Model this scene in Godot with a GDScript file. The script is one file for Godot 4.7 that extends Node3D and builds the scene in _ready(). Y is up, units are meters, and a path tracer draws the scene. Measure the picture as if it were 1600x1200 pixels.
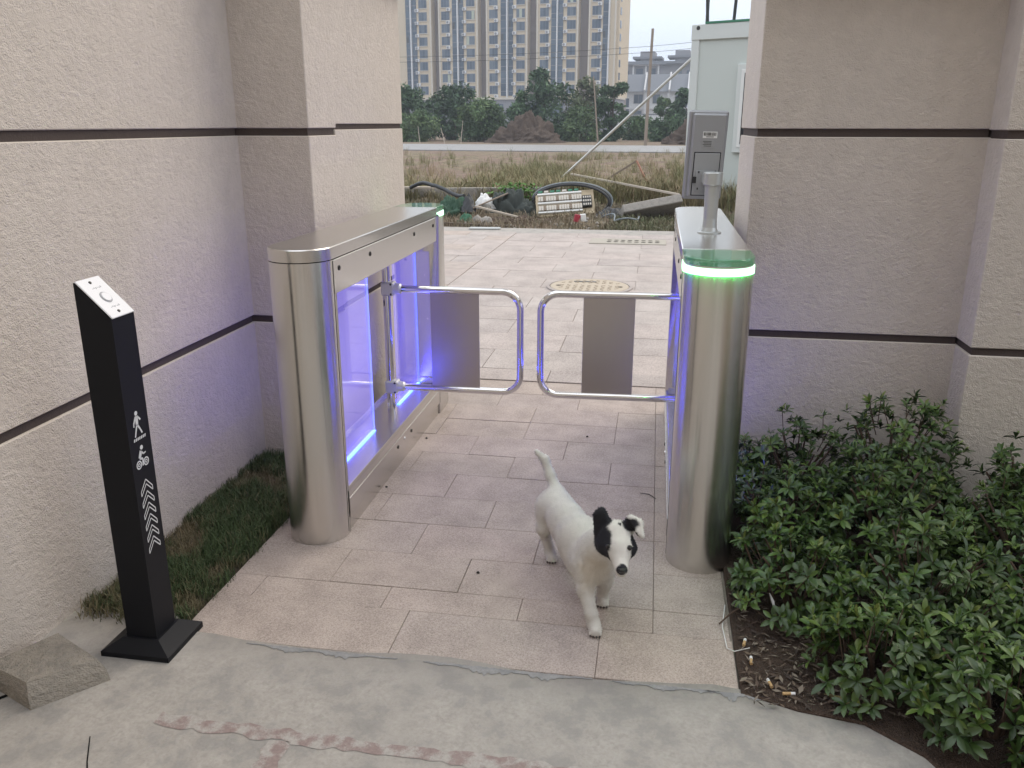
extends Node3D

# ---------------------------------------------------------------- state
var rng := RandomNumberGenerator.new()
var M := {}
var taken := {}
var noise_cache := {}

func _ready() -> void:
	rng.seed = 20241030
	# camera
	var cam := Camera3D.new()
	cam.name = "camera"
	cam.position = Vector3(0, 1.37, 0)
	cam.rotation_degrees = Vector3(-17.163, 9.478, 0.029)
	cam.fov = 48.99
	cam.near = 0.05
	cam.far = 2000.0
	add_child(cam)
	cam.current = true
	# sky, exposure, haze
	var env := Environment.new()
	env.background_mode = Environment.BG_SKY
	var sky_mat := ProceduralSkyMaterial.new()
	sky_mat.sky_top_color = Color(0.95, 0.97, 1.0)
	sky_mat.sky_horizon_color = Color(0.69, 0.73, 0.785)
	sky_mat.sky_curve = 0.25
	sky_mat.ground_bottom_color = Color(0.30, 0.28, 0.26)
	sky_mat.ground_horizon_color = Color(0.55, 0.54, 0.52)
	sky_mat.sky_energy_multiplier = 1.2
	var sky := Sky.new()
	sky.sky_material = sky_mat
	env.sky = sky
	env.background_energy_multiplier = 1.0
	env.tonemap_mode = Environment.TONE_MAPPER_LINEAR
	env.tonemap_exposure = 1.3
	env.sdfgi_enabled = true
	env.ssao_enabled = true
	env.ssil_enabled = true
	env.fog_enabled = true
	env.fog_density = 0.0011
	env.fog_light_color = Color(0.86, 0.89, 0.94)
	var we := WorldEnvironment.new()
	we.name = "world_environment"
	we.environment = env
	add_child(we)
	# weak, very soft sun behind the clouds, low beyond the gate
	var sun := DirectionalLight3D.new()
	sun.name = "sun"
	sun.light_energy = 0.5
	sun.light_angular_distance = 40.0
	sun.light_color = Color(1.0, 0.97, 0.93)
	sun.shadow_enabled = true
	sun.rotation_degrees = Vector3(-45, 140, 0)
	add_child(sun)
	make_materials()
	make_ground()
	make_walls()
	make_walkway()
	make_forecourt()
	make_driveway()
	make_turnstiles()
	make_terminal()
	make_bollard()
	make_stone()
	make_dog()
	make_lawn()
	make_planting()
	make_litter()
	make_debris()
	make_field()
	make_cabin()
	make_poles()
	make_trees()
	make_buildings()

# ---------------------------------------------------------------- naming
func numbered(called: String) -> String:
	if not taken.has(called):
		taken[called] = 0
		return called
	taken[called] += 1
	return "%s_%03d" % [called, taken[called]]

func tag(o: Node, label: String, category: String = "", group: String = "", kind: String = "") -> Node:
	if label != "":
		o.set_meta("label", label)
	if category != "":
		o.set_meta("category", category)
	if group != "":
		o.set_meta("group", group)
	if kind != "":
		o.set_meta("kind", kind)
	return o

func thing(called: String, label: String, category: String, at := Vector3.ZERO, turn := 0.0, group := "") -> Node3D:
	var o := Node3D.new()
	o.name = numbered(called)
	add_child(o)
	o.position = at
	o.rotation.y = turn
	tag(o, label, category, group)
	return o

func obj(called: String, st: SurfaceTool, m: Material, parent: Node = null, index := true) -> MeshInstance3D:
	if index:
		st.generate_normals()
	var o := MeshInstance3D.new()
	o.mesh = st.commit()
	o.material_override = m
	place(called, o, parent)
	return o

# the same, with u running up the thing and v across it, so that brushed steel has a direction
func obj_brushed(called: String, st: SurfaceTool, m: Material, parent: Node) -> MeshInstance3D:
	st.generate_normals()
	var a := st.commit_to_arrays()
	var vs: PackedVector3Array = a[Mesh.ARRAY_VERTEX]
	var uv := PackedVector2Array()
	for v in vs:
		uv.append(Vector2(v.y, v.x + v.z * 0.73))
	a[Mesh.ARRAY_TEX_UV] = uv
	var am := ArrayMesh.new()
	am.add_surface_from_arrays(Mesh.PRIMITIVE_TRIANGLES, a)
	var o := MeshInstance3D.new()
	o.mesh = am
	o.material_override = m
	place(called, o, parent)
	return o

func inst(called: String, mesh: Mesh, m: Material, parent: Node, xf: Transform3D) -> MeshInstance3D:
	var o := MeshInstance3D.new()
	o.mesh = mesh
	o.material_override = m
	o.transform = xf
	place(called, o, parent)
	return o

func place(called: String, o: Node3D, parent: Node) -> void:
	if parent == null:
		o.name = numbered(called)
		add_child(o)
	else:
		o.name = called
		parent.add_child(o, true)

func struct(called: String, st: SurfaceTool, m: Material, label := "") -> MeshInstance3D:
	var o := obj(called, st, m)
	tag(o, label, "", "", "structure")
	return o

# ---------------------------------------------------------------- shapes
func tool() -> SurfaceTool:
	var st := SurfaceTool.new()
	st.begin(Mesh.PRIMITIVE_TRIANGLES)
	return st

func tri(st: SurfaceTool, a: Vector3, b: Vector3, c: Vector3) -> void:
	st.add_vertex(a)
	st.add_vertex(b)
	st.add_vertex(c)

# a convex polygon whose outside points away from "inside"
func face(st: SurfaceTool, pts: Array, inside: Vector3) -> void:
	var c := Vector3.ZERO
	for p in pts:
		c += p
	c /= pts.size()
	var n: Vector3 = (pts[1] - pts[0]).cross(pts[2] - pts[0])
	var flip := n.dot(c - inside) > 0.0
	for i in range(1, pts.size() - 1):
		if flip:
			tri(st, pts[0], pts[i + 1], pts[i])
		else:
			tri(st, pts[0], pts[i], pts[i + 1])

func add_box(st: SurfaceTool, c: Vector3, s: Vector3, b := Basis.IDENTITY, bevel := 0.0) -> void:
	st.set_smooth_group(-1)
	var h := s * 0.5
	if bevel <= 0.0:
		for ax in 3:
			for sg in [-1.0, 1.0]:
				var u := (ax + 1) % 3
				var v := (ax + 2) % 3
				var pts := []
				for k in [[-1, -1], [1, -1], [1, 1], [-1, 1]]:
					var p := Vector3.ZERO
					p[ax] = h[ax] * sg
					p[u] = h[u] * k[0]
					p[v] = h[v] * k[1]
					pts.append(c + b * p)
				face(st, pts, c)
		return
	var w := minf(bevel, minf(h.x, minf(h.y, h.z)) * 0.9)
	var q := func(ax: int, sx: float, sy: float, sz: float) -> Vector3:
		var p := Vector3(sx * h.x, sy * h.y, sz * h.z)
		for k in 3:
			if k != ax:
				p[k] -= signf(p[k]) * w
		return c + b * p
	for ax in 3:
		for sg in [-1.0, 1.0]:
			var pts := []
			for k in [[-1, -1], [1, -1], [1, 1], [-1, 1]]:
				var d := [0.0, 0.0, 0.0]
				d[ax] = sg
				d[(ax + 1) % 3] = k[0]
				d[(ax + 2) % 3] = k[1]
				pts.append(q.call(ax, d[0], d[1], d[2]))
			face(st, pts, c)
	for ax in 3:
		var u := (ax + 1) % 3
		var v := (ax + 2) % 3
		for k in [[-1, -1], [1, -1], [1, 1], [-1, 1]]:
			var d0 := [0.0, 0.0, 0.0]
			d0[u] = k[0]
			d0[v] = k[1]
			var d1 := d0.duplicate()
			d0[ax] = -1.0
			d1[ax] = 1.0
			face(st, [q.call(u, d0[0], d0[1], d0[2]), q.call(u, d1[0], d1[1], d1[2]), q.call(v, d1[0], d1[1], d1[2]), q.call(v, d0[0], d0[1], d0[2])], c)
	for sx in [-1.0, 1.0]:
		for sy in [-1.0, 1.0]:
			for sz in [-1.0, 1.0]:
				face(st, [q.call(0, sx, sy, sz), q.call(1, sx, sy, sz), q.call(2, sx, sy, sz)], c)

func box(c: Vector3, s: Vector3, bevel := 0.0, b := Basis.IDENTITY) -> SurfaceTool:
	var st := tool()
	add_box(st, c, s, b, bevel)
	return st

func span(x0: float, x1: float, y0: float, y1: float, z0: float, z1: float, bevel := 0.0) -> SurfaceTool:
	return box(Vector3((x0 + x1) / 2, (y0 + y1) / 2, (z0 + z1) / 2), Vector3(absf(x1 - x0), absf(y1 - y0), absf(z1 - z0)), bevel)

func add_tube(st: SurfaceTool, pts: Array, radii, sides := 12, caps := true, group := 1) -> void:
	st.set_smooth_group(group)
	var n := pts.size()
	var t0: Vector3 = (pts[1] - pts[0]).normalized()
	var up := Vector3.UP if absf(t0.y) < 0.9 else Vector3.RIGHT
	var side := t0.cross(up).normalized()
	var rings := []
	for i in n:
		var t: Vector3
		if i == 0:
			t = (pts[1] - pts[0]).normalized()
		elif i == n - 1:
			t = (pts[n - 1] - pts[n - 2]).normalized()
		else:
			t = (pts[i + 1] - pts[i - 1]).normalized()
		side = (side - t * side.dot(t)).normalized()
		var o := t.cross(side)
		var r: float = radii[i] if radii is Array else radii
		var ring := []
		for k in sides:
			var a := TAU * k / sides
			ring.append(pts[i] + (side * cos(a) + o * sin(a)) * r)
		rings.append(ring)
	for i in n - 1:
		for k in sides:
			var k2 := (k + 1) % sides
			tri(st, rings[i][k], rings[i][k2], rings[i + 1][k])
			tri(st, rings[i][k2], rings[i + 1][k2], rings[i + 1][k])
	if caps:
		st.set_smooth_group(-1)
		face(st, rings[0], pts[1])
		face(st, rings[n - 1], pts[n - 2])

func tube(pts: Array, radii, sides := 12, caps := true) -> SurfaceTool:
	var st := tool()
	add_tube(st, pts, radii, sides, caps)
	return st

# profile: Vector2(radius, height) from bottom to top, turned round the y axis
func add_lathe(st: SurfaceTool, prof: Array, sides := 20, at := Vector3.ZERO, b := Basis.IDENTITY, flat := false) -> void:
	for i in prof.size() - 1:
		st.set_smooth_group(-1 if flat else i + 2)
		for k in sides:
			var a0 := TAU * k / sides
			var a1 := TAU * (k + 1) / sides
			var p: Vector2 = prof[i]
			var q: Vector2 = prof[i + 1]
			var v00 := at + b * Vector3(cos(a0) * p.x, p.y, sin(a0) * p.x)
			var v10 := at + b * Vector3(cos(a1) * p.x, p.y, sin(a1) * p.x)
			var v01 := at + b * Vector3(cos(a0) * q.x, q.y, sin(a0) * q.x)
			var v11 := at + b * Vector3(cos(a1) * q.x, q.y, sin(a1) * q.x)
			if p.x > 1e-6:
				tri(st, v00, v10, v01)
			if q.x > 1e-6:
				tri(st, v10, v11, v01)

func lathe(prof: Array, sides := 20, at := Vector3.ZERO, b := Basis.IDENTITY) -> SurfaceTool:
	var st := tool()
	add_lathe(st, prof, sides, at, b)
	return st

# outline in (x, z), extruded from y0 to y1; bevel insets the top edge; round = smooth sides
func add_prism(st: SurfaceTool, outline: PackedVector2Array, y0: float, y1: float, bevel := 0.0, smooth := false, bottom := true) -> void:
	var n := outline.size()
	var mid := Vector2.ZERO
	for p in outline:
		mid += p
	mid /= n
	var ccw := not Geometry2D.is_polygon_clockwise(outline)
	var top := outline
	if bevel > 0.0:
		top = PackedVector2Array()
		for i in n:
			var e0 := (outline[i] - outline[(i - 1 + n) % n]).normalized()
			var e1 := (outline[(i + 1) % n] - outline[i]).normalized()
			var n0 := Vector2(e0.y, -e0.x)
			var n1 := Vector2(e1.y, -e1.x)
			var nn := (n0 + n1).normalized()
			if not ccw:
				nn = -nn
			# inward
			top.append(outline[i] - nn * bevel / maxf(0.4, nn.dot(n0 if ccw else -n0)))
	var ys := y1 - bevel
	var put := func(a: Vector3, b: Vector3, c: Vector3, d: Vector3) -> void:
		if ccw:
			tri(st, a, b, c)
			tri(st, a, c, d)
		else:
			tri(st, a, c, b)
			tri(st, a, d, c)
	for i in n:
		var j := (i + 1) % n
		var a := outline[i]
		var b := outline[j]
		st.set_smooth_group(1 if smooth else -1)
		put.call(Vector3(a.x, y0, a.y), Vector3(b.x, y0, b.y), Vector3(b.x, ys, b.y), Vector3(a.x, ys, a.y))
		if bevel > 0.0:
			st.set_smooth_group(3 if smooth else -1)
			put.call(Vector3(a.x, ys, a.y), Vector3(b.x, ys, b.y), Vector3(top[j].x, y1, top[j].y), Vector3(top[i].x, y1, top[i].y))
	st.set_smooth_group(-1)
	var ids := Geometry2D.triangulate_polygon(top)
	for k in range(0, ids.size(), 3):
		up_tri(st, top[ids[k]], top[ids[k + 1]], top[ids[k + 2]], y1, true)
	if bottom:
		ids = Geometry2D.triangulate_polygon(outline)
		for k in range(0, ids.size(), 3):
			up_tri(st, outline[ids[k]], outline[ids[k + 1]], outline[ids[k + 2]], y0, false)

func up_tri(st: SurfaceTool, a: Vector2, b: Vector2, c: Vector2, y: float, up: bool) -> void:
	var va := Vector3(a.x, y, a.y)
	var vb := Vector3(b.x, y, b.y)
	var vc := Vector3(c.x, y, c.y)
	var ny := (vb - va).cross(vc - va).y
	if (ny > 0.0) == up:
		tri(st, va, vc, vb)
	else:
		tri(st, va, vb, vc)

func prism(outline: PackedVector2Array, y0: float, y1: float, bevel := 0.0, smooth := false) -> SurfaceTool:
	var st := tool()
	add_prism(st, outline, y0, y1, bevel, smooth)
	return st

# flat polygon laid on a plane: origin o, axes u and v
func add_flat(st: SurfaceTool, poly: PackedVector2Array, o: Vector3, u: Vector3, v: Vector3) -> void:
	st.set_smooth_group(-1)
	var nrm := u.cross(v)
	var ids := Geometry2D.triangulate_polygon(poly)
	for k in range(0, ids.size(), 3):
		var a := o + u * poly[ids[k]].x + v * poly[ids[k]].y
		var b := o + u * poly[ids[k + 1]].x + v * poly[ids[k + 1]].y
		var c := o + u * poly[ids[k + 2]].x + v * poly[ids[k + 2]].y
		if (b - a).cross(c - a).dot(nrm) > 0:
			tri(st, a, c, b)
		else:
			tri(st, a, b, c)

func disc2(c: Vector2, r: float, n := 14) -> PackedVector2Array:
	var p := PackedVector2Array()
	for k in n:
		p.append(c + Vector2(cos(TAU * k / n), sin(TAU * k / n)) * r)
	return p

func line2(a: Vector2, b: Vector2, wa: float, wb := -1.0) -> PackedVector2Array:
	if wb < 0.0:
		wb = wa
	var d := (b - a).normalized().orthogonal()
	return PackedVector2Array([a - d * wa / 2, b - d * wb / 2, b + d * wb / 2, a + d * wa / 2])

func arc_path(c: Vector3, u: Vector3, v: Vector3, r: float, a0: float, a1: float, n: int) -> Array:
	var p := []
	for k in n + 1:
		var a := lerpf(a0, a1, float(k) / n)
		p.append(c + (u * cos(a) + v * sin(a)) * r)
	return p

# ---------------------------------------------------------------- textures and materials
func noise_bytes(kind: String, size: int, freq: float, oct: int, sd: int) -> PackedByteArray:
	var key := "%s %d %f %d %d" % [kind, size, freq, oct, sd]
	if noise_cache.has(key):
		return noise_cache[key]
	var n := FastNoiseLite.new()
	n.seed = sd
	n.frequency = freq
	n.noise_type = FastNoiseLite.TYPE_CELLULAR if kind == "cell" else FastNoiseLite.TYPE_SIMPLEX_SMOOTH
	if kind == "cell":
		n.cellular_return_type = FastNoiseLite.RETURN_DISTANCE
		n.cellular_distance_function = FastNoiseLite.DISTANCE_EUCLIDEAN
	n.fractal_type = FastNoiseLite.FRACTAL_FBM if oct > 1 else FastNoiseLite.FRACTAL_NONE
	n.fractal_octaves = oct
	var img := n.get_seamless_image(size, size, false, false, 0.15, true)
	img.convert(Image.FORMAT_L8)
	noise_cache[key] = img.get_data()
	return noise_cache[key]

func srgb8(v: float) -> int:
	var s := 12.92 * v if v <= 0.0031308 else 1.055 * pow(v, 1.0 / 2.4) - 0.055
	return clampi(int(s * 255.0 + 0.5), 0, 255)

func color_tex(size: int, f: Callable) -> ImageTexture:
	var data := PackedByteArray()
	data.resize(size * size * 3)
	var lut := PackedByteArray()
	lut.resize(1025)
	for i in 1025:
		lut[i] = srgb8(i / 1024.0)
	for i in size * size:
		var c: Color = f.call(i)
		data[i * 3] = lut[clampi(int(c.r * 1024.0), 0, 1024)]
		data[i * 3 + 1] = lut[clampi(int(c.g * 1024.0), 0, 1024)]
		data[i * 3 + 2] = lut[clampi(int(c.b * 1024.0), 0, 1024)]
	return ImageTexture.create_from_image(Image.create_from_data(size, size, false, Image.FORMAT_RGB8, data))

func grey_tex(size: int, f: Callable) -> ImageTexture:
	var data := PackedByteArray()
	data.resize(size * size)
	for i in size * size:
		data[i] = clampi(int(f.call(i) * 255.0), 0, 255)
	return ImageTexture.create_from_image(Image.create_from_data(size, size, false, Image.FORMAT_L8, data))

func lin(r: float, g: float, b: float, a := 1.0) -> Color:
	var c := Color(r, g, b).linear_to_srgb()
	c.a = a
	return c

func mat(key: String, c: Color, rough: float, metal := 0.0) -> StandardMaterial3D:
	var m := StandardMaterial3D.new()
	m.resource_name = key
	m.albedo_color = c
	m.roughness = rough
	m.metallic = metal
	M[key] = m
	return m

func mapped(m: StandardMaterial3D, tex: Texture2D, scale: float, height: Texture2D = null, relief_cm := 0.0, world := true) -> StandardMaterial3D:
	m.uv1_triplanar = true
	m.uv1_world_triplanar = world
	m.uv1_scale = Vector3.ONE * scale
	m.uv1_triplanar_sharpness = 4.0
	if tex:
		m.albedo_texture = tex
	if height:
		m.heightmap_enabled = true
		m.heightmap_texture = height
		m.heightmap_scale = relief_cm
	return m

func glow(key: String, c: Color, energy: float, base := Color(0.6, 0.6, 0.6)) -> StandardMaterial3D:
	var m := mat(key, base, 0.4)
	m.emission_enabled = true
	m.emission = c
	m.emission_energy_multiplier = energy
	return m

func make_materials() -> void:
	var S := 512
	var fine := noise_bytes("simplex", S, 0.16, 3, 1)
	var medium := noise_bytes("simplex", S, 0.035, 4, 2)
	var coarse := noise_bytes("simplex", S, 0.009, 4, 3)
	var cells := noise_bytes("cell", S, 0.055, 1, 4)
	var grit := noise_bytes("simplex", S, 0.42, 1, 5)
	# sprayed stucco: rounded drops and pits
	var stucco_h := grey_tex(S, func(i): return clampf(0.55 * fine[i] / 255.0 + 0.55 * medium[i] / 255.0 + 0.25 * (1.0 - cells[i] / 255.0) - 0.15, 0, 1))
	var stucco_c := color_tex(S, func(i):
		var v: float = 0.92 + 0.10 * (coarse[i] / 255.0 - 0.5) + 0.10 * (fine[i] / 255.0 - 0.5)
		if grit[i] > 233 and medium[i] > 140:
			v *= 0.8
		return Color(v, v * 0.99, v * 0.975))
	mapped(mat("stucco", lin(0.64, 0.578, 0.515), 0.92), stucco_c, 2.1, stucco_h, 0.42)
	mapped(mat("groove_paint", lin(0.070, 0.052, 0.046), 0.85), stucco_c, 1.6, stucco_h, 0.15)
	mapped(mat("coping", lin(0.40, 0.37, 0.33), 0.9), stucco_c, 2.0, stucco_h, 0.2)
	# flamed granite slabs, pinkish grey with dark and light grains
	var granite_c := color_tex(S, func(i):
		var g: float = grit[i] / 255.0
		var f: float = fine[i] / 255.0
		var v: float = 0.84 + 0.34 * (f - 0.5) + 0.30 * (coarse[i] / 255.0 - 0.5) + 0.12 * (medium[i] / 255.0 - 0.5)
		var c := Color(v, v * 0.97, v * 0.95)
		if g > 0.74:
			c = c * 0.66
		elif g < 0.24:
			c = Color(minf(c.r * 1.22, 1), minf(c.g * 1.22, 1), minf(c.b * 1.22, 1))
		return c)
	var granite_h := grey_tex(S, func(i): return 0.5 * grit[i] / 255.0 + 0.5 * fine[i] / 255.0)
	var tints := [[0.475, 0.410, 0.37], [0.49, 0.42, 0.38], [0.465, 0.405, 0.37], [0.48, 0.41, 0.365], [0.47, 0.405, 0.375]]
	for k in tints.size():
		mapped(mat("granite_%d" % k, lin(tints[k][0], tints[k][1], tints[k][2]), 0.72), granite_c, 1.05, granite_h, 0.10)
	tints = [[0.47, 0.42, 0.395], [0.495, 0.44, 0.415], [0.45, 0.405, 0.385], [0.48, 0.435, 0.41]]
	for k in tints.size():
		mapped(mat("pale_granite_%d" % k, lin(tints[k][0], tints[k][1], tints[k][2]), 0.75), granite_c, 0.55, granite_h, 0.10)
	mapped(mat("mortar", lin(0.38, 0.33, 0.295), 0.95), granite_c, 3.0, granite_h, 0.2)
	mapped(mat("pale_mortar", lin(0.36, 0.32, 0.29), 0.95), granite_c, 3.0, granite_h, 0.2)
	# trowelled concrete with grey blotches, and the worn red paint on it
	var stain := noise_bytes("simplex", S, 0.014, 5, 11)
	var stain2 := noise_bytes("simplex", S, 0.05, 4, 12)
	var conc_c := color_tex(S, func(i):
		var s: float = stain[i] / 255.0
		var t: float = stain2[i] / 255.0
		var f: float = fine[i] / 255.0
		var m: float = medium[i] / 255.0
		var v: float = 0.80 + 0.20 * (t - 0.5) + 0.16 * (f - 0.5) + 0.10 * (grit[i] / 255.0 - 0.5)
		# grey cement scum with a ragged, speckled outline, and pale scuffs
		var d: float = smoothstep(0.50, 0.66, s * 0.45 + t * 0.28 + f * 0.17 + m * 0.14)
		var p: float = smoothstep(0.60, 0.74, m * 0.5 + (1.0 - s) * 0.3 + f * 0.25)
		return Color(v, v * 0.972, v * 0.94).lerp(Color(0.46, 0.47, 0.48), d * 0.5).lerp(Color(0.95, 0.93, 0.90), p * 0.35))
	var conc_h := grey_tex(S, func(i): return 0.4 * stain2[i] / 255.0 + 0.35 * fine[i] / 255.0 + 0.25 * medium[i] / 255.0)
	mapped(mat("concrete", lin(0.44, 0.422, 0.398), 0.82), conc_c, 0.78, conc_h, 0.35)
	mapped(mat("old_concrete", lin(0.40, 0.38, 0.355), 0.9), conc_c, 1.9, conc_h, 0.5)
	mapped(mat("rough_stone", lin(0.40, 0.37, 0.325), 0.95), conc_c, 2.6, conc_h, 1.0)
	mapped(mat("cement_scum", lin(0.33, 0.335, 0.345), 0.85), conc_c, 1.8, conc_h, 0.2)
	var worn := noise_bytes("simplex", S, 0.03, 5, 21)
	var red_c := color_tex(S, func(i):
		var w: float = 0.7 * worn[i] / 255.0 + 0.3 * medium[i] / 255.0 + 0.22 * (grit[i] / 255.0 - 0.5)
		var d := smoothstep(0.34, 0.66, w)
		return Color(0.26, 0.20, 0.187).lerp(Color(0.37, 0.345, 0.32), d) * (0.85 + 0.3 * fine[i] / 255.0))
	mapped(mat("worn_red_paint", Color.WHITE, 0.85), red_c, 1.1, conc_h, 0.2)
	# soils
	var soil_c := color_tex(S, func(i):
		var v: float = 0.45 + 0.6 * fine[i] / 255.0 * medium[i] / 255.0 + 0.3 * (grit[i] / 255.0 - 0.5)
		return Color(v, v * 0.93, v * 0.86))
	var soil_h := grey_tex(S, func(i): return 0.5 * fine[i] / 255.0 + 0.5 * medium[i] / 255.0)
	mapped(mat("bed_soil", lin(0.105, 0.072, 0.055), 0.97), soil_c, 2.2, soil_h, 2.0)
	mapped(mat("lawn_soil", lin(0.11, 0.095, 0.065), 0.97), soil_c, 2.2, soil_h, 1.5)
	var earth_c := color_tex(S, func(i):
		var d := smoothstep(0.40, 0.62, coarse[i] / 255.0)
		var v: float = 0.75 + 0.5 * (medium[i] / 255.0 - 0.5) + 0.3 * (fine[i] / 255.0 - 0.5)
		return Color(0.245, 0.172, 0.13).lerp(Color(0.235, 0.19, 0.12), d) * v)
	mapped(mat("earth", Color.WHITE, 0.97), earth_c, 0.11, soil_h, 8.0)
	mapped(mat("dug_earth", lin(0.27, 0.21, 0.17), 0.97), soil_c, 0.5, soil_h, 25.0)
	mapped(mat("far_road", lin(0.32, 0.32, 0.325), 0.45), conc_c, 0.12, null, 0.0)
	# brushed steel: fine upright or level scratches
	var line := PackedFloat32Array()
	line.resize(256)
	for k in 256:
		line[k] = rng.randf()
	for k in 256:
		line[k] = 0.6 * line[k] + 0.25 * line[(k + 1) % 256] + 0.15 * line[(k + 2) % 256]
	var brush_v := grey_tex(256, func(i): return 0.20 + 0.045 * line[i % 256] + 0.05 * medium[(i / 256) * 512 + i % 256] / 255.0)
	var brush_h := grey_tex(256, func(i): return 0.25 + 0.02 * line[i / 256] + 0.04 * medium[(i / 256) * 512 + i % 256] / 255.0)
	for k in [["steel_upright", brush_v], ["steel_level", brush_h]]:
		var m := mat(k[0], lin(0.66, 0.645, 0.62), 1.0, 1.0)
		if k[0] == "steel_level":
			m.roughness = 0.27
			continue
		m.roughness_texture = k[1]
		m.roughness_texture_channel = BaseMaterial3D.TEXTURE_CHANNEL_RED
		m.uv1_triplanar = true
		m.uv1_scale = Vector3.ONE * (3.0 if k[0] == "steel_upright" else 0.7)
	var ba := M.steel_upright.duplicate() as StandardMaterial3D
	ba.resource_name = "steel_drawn"
	ba.anisotropy_enabled = true
	ba.anisotropy = 0.75
	M["steel_drawn"] = ba
	mat("steel_plate", lin(0.50, 0.46, 0.43), 0.28, 1.0)
	mat("chrome", lin(0.75, 0.74, 0.74), 0.09, 1.0)
	mat("cast_alloy", lin(0.62, 0.62, 0.63), 0.38, 0.6)
	mat("gap_dark", lin(0.012, 0.012, 0.012), 0.95).metallic_specular = 0.1
	mat("screw_dark", lin(0.05, 0.048, 0.045), 0.35, 0.7)
	mat("black_rubber", lin(0.015, 0.015, 0.016), 0.7)
	# light of the turnstiles
	glow("led_blue", Color(0.22, 0.38, 1.0), 6.0)
	glow("led_edge_light", Color(0.30, 0.42, 1.0), 1.6)
	glow("led_green_light", Color(0.74, 1.0, 0.83), 1.7)
	var gp := mat("painted_glow_glass", lin(0.35, 0.33, 0.85, 0.16), 0.05)  # clear acrylic; lavender LED haze put in as tint and emission
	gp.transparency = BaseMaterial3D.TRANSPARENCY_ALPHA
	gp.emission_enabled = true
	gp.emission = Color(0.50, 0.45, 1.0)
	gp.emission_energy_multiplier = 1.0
	var gc := mat("green_glass", lin(0.03, 0.42, 0.16, 0.32), 0.04)
	gc.transparency = BaseMaterial3D.TRANSPARENCY_ALPHA
	# bollard
	var bm := mapped(mat("black_powder_coat", lin(0.008, 0.0085, 0.011), 0.46), null, 6.0, grey_tex(256, func(i): return grit[(i / 256) * 512 + i % 256] / 255.0), 0.02)
	bm.metallic_specular = 0.3
	mat("white_print", lin(0.62, 0.63, 0.64), 0.6)
	mat("white_plate", lin(0.72, 0.72, 0.74), 0.4)
	mat("grey_print", lin(0.30, 0.31, 0.33), 0.6)
	# terminal
	mat("terminal_shell", lin(0.36, 0.37, 0.39), 0.45, 0.35)
	mat("terminal_panel", lin(0.36, 0.37, 0.38), 0.5, 0.2)
	mat("terminal_glass", lin(0.01, 0.01, 0.012), 0.08)
	mat("silver_paint", lin(0.52, 0.54, 0.53), 0.35, 0.55)
	mat("sticker_white", lin(0.75, 0.75, 0.75), 0.6)
	mat("ink", lin(0.03, 0.03, 0.03), 0.7)
	# plants
	for k in 4:
		var t: Array = [[0.030, 0.075, 0.022], [0.042, 0.095, 0.026], [0.060, 0.125, 0.032], [0.10, 0.155, 0.045]][k]
		var m := mat("leaf_%d" % k, lin(t[0], t[1], t[2]), 0.42)
		m.cull_mode = BaseMaterial3D.CULL_DISABLED
		m.backlight_enabled = true
		m.backlight = lin(t[0] * 0.5, t[1] * 0.5, t[2] * 0.4)
	mat("twig", lin(0.10, 0.065, 0.045), 0.9)
	mat("dead_leaf_0", lin(0.17, 0.105, 0.065), 0.9)
	mat("dead_leaf_1", lin(0.25, 0.17, 0.10), 0.9)
	for key in ["grass_mix", "crown_mix", "fur_mix"]:
		var m := mat(key, Color.WHITE, 0.8)
		m.vertex_color_use_as_albedo = true
		m.cull_mode = BaseMaterial3D.CULL_DISABLED
	mat("bark", lin(0.10, 0.08, 0.062), 0.95)
	mat("old_wood", lin(0.26, 0.21, 0.165), 0.9)
	mat("pale_wood", lin(0.46, 0.40, 0.33), 0.85)
	mat("rust_red", lin(0.42, 0.21, 0.15), 0.8)
	mat("white_paint", lin(0.74, 0.74, 0.72), 0.6)

# ---------------------------------------------------------------- setting
var hills := FastNoiseLite.new()

func ground_y(x: float, z: float) -> float:
	if z > -11.6:
		return -0.06
	var w := smoothstep(-11.6, -13.0, z) * (1.0 - smoothstep(-38.0, -43.0, z))
	return -0.06 + 0.05 * smoothstep(-11.6, -13.0, z) + w * (hills.get_noise_2d(x, z) * 0.20 + hills.get_noise_2d(x * 4.0, z * 4.0) * 0.14)

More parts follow.
